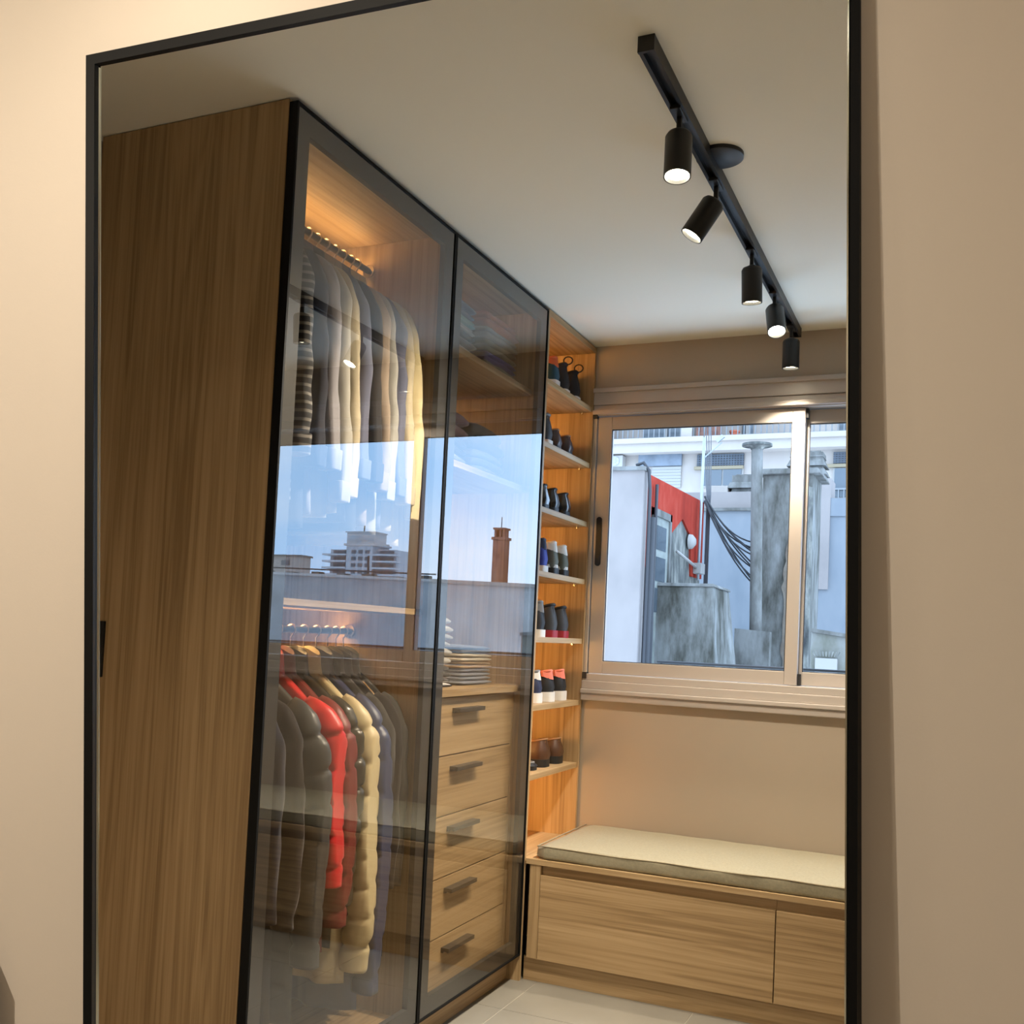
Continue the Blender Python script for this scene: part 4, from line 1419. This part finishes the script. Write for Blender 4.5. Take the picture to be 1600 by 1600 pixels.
# stained concrete block in front of it
cb = thing('concrete_block', 'stained concrete plinth standing in front of the red side wall', 'plinth', (-0.5, 4.3, -1))
mb = MB()
mb.hexa([(-1.02, 3.95, -1), (-0.22, 3.92, -1), (-0.02, 4.75, -1), (-1.02, 4.75, -1), (-0.86, 4.0, 1.775), (-0.36, 4.0, 1.78), (-0.36, 4.62, 1.77), (-0.86, 4.62, 1.77)])
mb.build('plinth_body', CONC, cb, bevel=0.02)
mb = MB()
mb.hexa([(-0.87, 3.985, 1.772), (-0.345, 3.985, 1.775), (-0.345, 4.63, 1.765), (-0.87, 4.63, 1.765), (-0.86, 4.0, 1.80), (-0.36, 4.0, 1.80), (-0.36, 4.62, 1.79), (-0.86, 4.62, 1.79)])
mb.build('plinth_cap', CONC2, cb, bevel=0.006)

# round vent pipe and the broad concrete shaft
vp = thing('vent_pipe', 'tall round concrete vent pipe with a flat cap', 'pipe', (-0.22, 5.0, -1))
MB().tube([(-0.185, 5.05, -1), (-0.195, 5.05, 1.2), (-0.245, 5.05, 3.12)], [0.056, 0.055, 0.051], 20).build('pipe', CONC2, vp, smooth=True)
MB().lathe([(0.055, -0.03), (0.075, -0.005), (0.135, 0.0), (0.135, 0.02), (0.02, 0.035)], (-0.245, 5.05, 3.12), (0, 0, 1)).build('cap', CONCD, vp, smooth=True)
sh_ = thing('concrete_shaft', 'broad stained concrete chimney shaft with crumbling render behind the window mullion', 'chimney', (0, 5.7, -1))
MB().prism([(-0.27, 5.5), (0.20, 5.5), (0.20, 6.1), (-0.27, 6.1)], 'Z', -1, 2.95).build('shaft', CONC, sh_, bevel=0.03)
mb = MB()
mb.hexa([(-0.30, 5.44, 2.93), (0.27, 5.44, 2.93), (0.27, 6.16, 2.93), (-0.30, 6.16, 2.93), (-0.27, 5.46, 2.985), (0.24, 5.46, 2.985), (0.24, 6.12, 3.0), (-0.27, 6.12, 3.0)])
mb.build('cap_slab', CONC2, sh_, bevel=0.01)
rp = random.Random(4)
poly = []
for k in range(22):
    z = 1.0 + k * 0.062
    poly.append((0.02 + 0.02 * sin(k * 0.7) + rp.uniform(-0.02, 0.02), z))
left = [(x - 0.045 - rp.uniform(0, 0.02), z) for x, z in poly]
MB().prism(poly + list(reversed(left)), 'Y', 5.485, 5.51).build('bare_render_patch', weathered('bare_render', (0.13, 0.10, 0.08), (0.18, 0.15, 0.12), (0.21, 0.18, 0.15), 8), sh_)
ed = []
for k in range(24):
    z = -0.4 + k * 0.14
    ed.append((0.155 + rp.uniform(-0.014, 0.014), z))
MB().prism(ed + [(0.203, 2.8), (0.203, -0.4)], 'Y', 5.482, 5.51).build('eroded_edge', CONCD, sh_)

# low wall on the right with a small hatch
lw_ = thing('low_wall', 'low mossy concrete wall at the lower right of the window', 'wall', (0.9, 3.2, -1))
MB().prism([(0.555, -1), (1.6, -1), (1.6, 1.31), (0.80, 1.40), (0.555, 1.43)], 'Y', 3.0, 3.3).build('wall_body', weathered('mossy_concrete', (0.11, 0.11, 0.08), (0.17, 0.165, 0.14), (0.22, 0.215, 0.20), 5), lw_, bevel=0.01)
MB().prism([(0.555, 1.425), (0.80, 1.395), (1.6, 1.305), (1.6, 1.33), (0.80, 1.42), (0.555, 1.45)], 'Y', 2.97, 3.33).build('coping', CONC2, lw_)
hb_ = box('white_hatch', WHITEP, lw_, 0.59, 0.735, 2.97, 3.0, 1.10, 1.25, bevel=0.004)
for k in range(9):
    x = 0.59 + k * 0.018
    MB().tube([(x, 2.97, 1.262), (x + (x - 0.66) * 0.25, 2.965, 1.295)], 0.004, 5).build('hatch_spike', CONCD, hb_)
rb = thing('pipe_rail', 'dark horizontal pipe running just outside the window sill', 'pipe', (0.6, 0.6, 1.2))
MB().tube([(0.16, 0.60, 1.213), (2.6, 0.60, 1.213)], 0.007, 8).build('pipe', CABLE, rb, smooth='all')
for x in (0.18, 1.3, 2.5):
    MB().tube([(x, 0.60, 1.213), (x, 0.60, 1.10), (x, 0.15, 1.05)], 0.005, 6).build('bracket', CABLE, rb)
MB().prism([(-0.36, -1), (-0.05, -1), (-0.05, 1.44), (-0.36, 1.46)], 'Y', 4.9, 5.0).build('low_stub', CONC2)
tag(bpy.data.objects['low_stub'], 'dark weathered stub wall between the plinth and the vent pipe', 'wall')

# bundle of cables sagging from the red wall corner to the shaft
rc = random.Random(11)
for k in range(11):
    a = Vector((-0.80 + rc.uniform(-0.01, 0.02), 5.45, 2.70 + rc.uniform(-0.03, 0.03)))
    b_ = Vector((-0.10, 6.0 + rc.uniform(-0.2, 0.5), 1.55 + 0.08 * k + rc.uniform(-0.05, 0.1)))
    sag = 0.16 + rc.uniform(-0.10, 0.16)
    pts = []
    for i in range(15):
        t_ = i / 14
        p = a.lerp(b_, t_)
        p.z -= sag * 4 * t_ * (1 - t_) * (1 - 0.5 * t_)
        pts.append(p)
    tag(MB().tube(pts, 0.008, 5).build('sagging_cable', CABLE, None, smooth='all'), 'black cable of the bundle sagging from the red wall to the shaft', 'cable', 'cables sagging from the red wall')
for k in range(4):
    pts = [(-0.80 + 0.010 * k, 5.53, 0.0), (-0.80 + 0.010 * k, 5.53, 2.70), (-0.82 + 0.012 * k, 5.60, 2.76), (-2.86 + 0.05 * k, 13.62, 5.45 + 0.03 * k)]
    tag(MB().tube(pts, 0.0065, 5).build('rising_cable', CABLE, None, smooth='all'), 'black cable rising up the wall corner to the white building', 'cable', 'cables rising to the white building')

# ------------------------------------------------------------------ outdoors, seen in the glass doors
pw = thing('roof_parapet', 'long grey parapet wall outside, reflected in the wardrobe doors', 'parapet', (5.5, 6.1, -1))
MB().prism([(4.02, -1), (9.5, -1), (9.5, 1.98), (4.02, 1.87)], 'Y', 6.0, 6.3).build('parapet_body', PARAP, pw)
MB().prism([(4.02, 1.87), (9.5, 1.98), (9.5, 2.01), (4.02, 1.90)], 'Y', 5.97, 6.33).build('parapet_coping', PARAP2, pw)
rp2 = random.Random(2)
for k in range(14):
    x = 4.1 + k * 0.37
    box('loose_rubble', CONCD, pw, x, x + rp2.uniform(0.03, 0.16), 6.0, 6.12, 1.885 + (x - 4.02) * 0.02, 1.90 + (x - 4.02) * 0.02 + rp2.uniform(0.01, 0.04))
MB().tube([(4.0, 6.02, 1.955), (9.5, 6.02, 2.065)], 0.010, 6).build('guard_wire', CABLE, pw)
MB().tube([(4.92, 6.05, 1.92), (4.93, 6.05, 2.16)], 0.014, 6).build('stub_post', CABLE, pw)
pw2 = thing('pale_parapet', 'pale parapet wall outside, reflected in the drawer wardrobe door', 'parapet', (3.4, 6.1, -1))
MB().prism([(2.80, -1), (4.02, -1), (4.02, 1.86), (2.80, 1.83)], 'Y', 5.98, 6.3).build('parapet_body', PARAP2, pw2)
MB().prism([(2.78, 1.83), (4.02, 1.86), (4.02, 1.90), (2.78, 1.87)], 'Y', 5.94, 6.33).build('parapet_coping', FACADE, pw2)
ch = thing('brick_chimney', 'slim red brick chimney with a pillared cap, reflected in the door', 'chimney', (3.24, 6.12, 1.87))
box('stack', BRICK, ch, 3.175, 3.315, 6.05, 6.19, 1.87, 2.36)
box('corbel', BRICK, ch, 3.160, 3.330, 6.035, 6.205, 2.36, 2.39)
for x in (3.185, 3.225, 3.285):
    box('cap_pillar', BRICK, ch, x, x + 0.022, 6.06, 6.18, 2.39, 2.475)
box('cap_plate', BRICK, ch, 3.170, 3.320, 6.045, 6.195, 2.475, 2.495)
MB().tube([(3.25, 6.12, 2.495), (3.25, 6.12, 2.62)], 0.005, 5).build('aerial', CABLE, ch)
sbd = thing('rooftop_hut', 'small white rooftop hut behind the parapet, reflected at the left', 'building', (16.6, 20, 0))
box('hut_wall', FACADE, sbd, 15.98, 17.6, 20, 20.5, 0, 3.27)
box('hut_roof', CONC2, sbd, 15.94, 17.65, 19.95, 20.55, 3.27, 3.32)
box('hut_window', DGLASS, sbd, 16.35, 16.62, 19.96, 20.02, 3.02, 3.16)
tw = thing('apartment_tower', 'pale grey apartment tower with stepped balconies on the reflected skyline', 'building', (40.2, 62, 0))
box('core', TOWER, tw, 38.9, 41.2, 60.6, 63, 0, 7.75)
box('left_wing', TOWER, tw, 37.2, 38.9, 61.2, 63, 0, 7.20)
box('right_wing', TOWER, tw, 41.2, 43.0, 61.2, 63, 0, 7.20)
box('penthouse', TOWER, tw, 39.2, 41.6, 61.2, 63, 7.75, 8.50)
box('penthouse_roof', TOWER, tw, 39.1, 41.7, 61.1, 63, 8.50, 8.58)
box('roof_band', TOWER, tw, 38.7, 41.4, 60.5, 63, 7.45, 7.60)
MB().tube([(40.6, 62, 8.5), (40.6, 62, 9.1)], 0.05, 6).build('roof_aerial', CABLE, tw)
for k in range(7):
    z = 3.7 + k * 0.50
    b1 = box('balcony_slab', TOWER, tw, 36.9, 38.92, 60.5, 61.5, z, z + 0.13)
    box('balcony_window', DGLASS, b1, 37.4, 38.6, 61.15, 61.22, z + 0.16, z + 0.42)
    b2 = box('balcony_slab', TOWER, tw, 41.18, 43.3, 60.5, 61.5, z, z + 0.13)
    box('balcony_window', DGLASS, b2, 41.5, 42.7, 61.15, 61.22, z + 0.16, z + 0.42)
    for x in (39.15, 39.75, 40.35):
        box('window', DGLASS, tw, x, x + 0.36, 60.54, 60.62, z + 0.14, z + 0.40)

# ------------------------------------------------------------------ cloth bag hanging at the left of the mirror
TOTE = fabric('taupe_canvas', (0.22, 0.18, 0.15))
TOTEL = fabric('tan_strap', (0.34, 0.22, 0.11))
bag = thing('cloth_bag', 'grey-brown cloth bag hanging on the wall at the lower left edge', 'bag', wpt(-0.93, -1.0, 0.05))
rs = []
for j in range(21):
    v = j / 20
    hw_ = 0.118 * (1 - 0.45 * max(0, 0.2 - v) / 0.2) + 0.022 * v
    th = 0.026 * sqrt(max(0.02, sin(pi * min(0.98, 0.03 + v * 0.95))))
    ring = []
    for i in range(20):
        a = 2 * pi * i / 20
        f = 1 + 0.05 * noise.noise(Vector((cos(a) * 2, sin(a) * 2, v * 5)))
        ring.append(wpt(-0.945 + hw_ * cos(a) * f, -0.50 - 0.50 * v, 0.030 + th * sin(a) * f))
    rs.append(ring)
MB().rings(rs).build('bag_body', TOTE, bag, smooth='all')
MB().tube([wpt(-0.885, -0.515, 0.030), wpt(-0.89, -0.42, 0.04), wpt(-0.945, -0.33, 0.03), wpt(-0.98, -0.42, 0.04), wpt(-1.005, -0.515, 0.030)], 0.009, 8).build('strap', TOTEL, bag, smooth='all')
MB().tube([wpt(-0.945, -0.335, 0.0), wpt(-0.945, -0.338, 0.03), wpt(-0.945, -0.32, 0.045)], 0.005, 8).build('wall_hook', BLACK_METAL, bag, smooth='all')
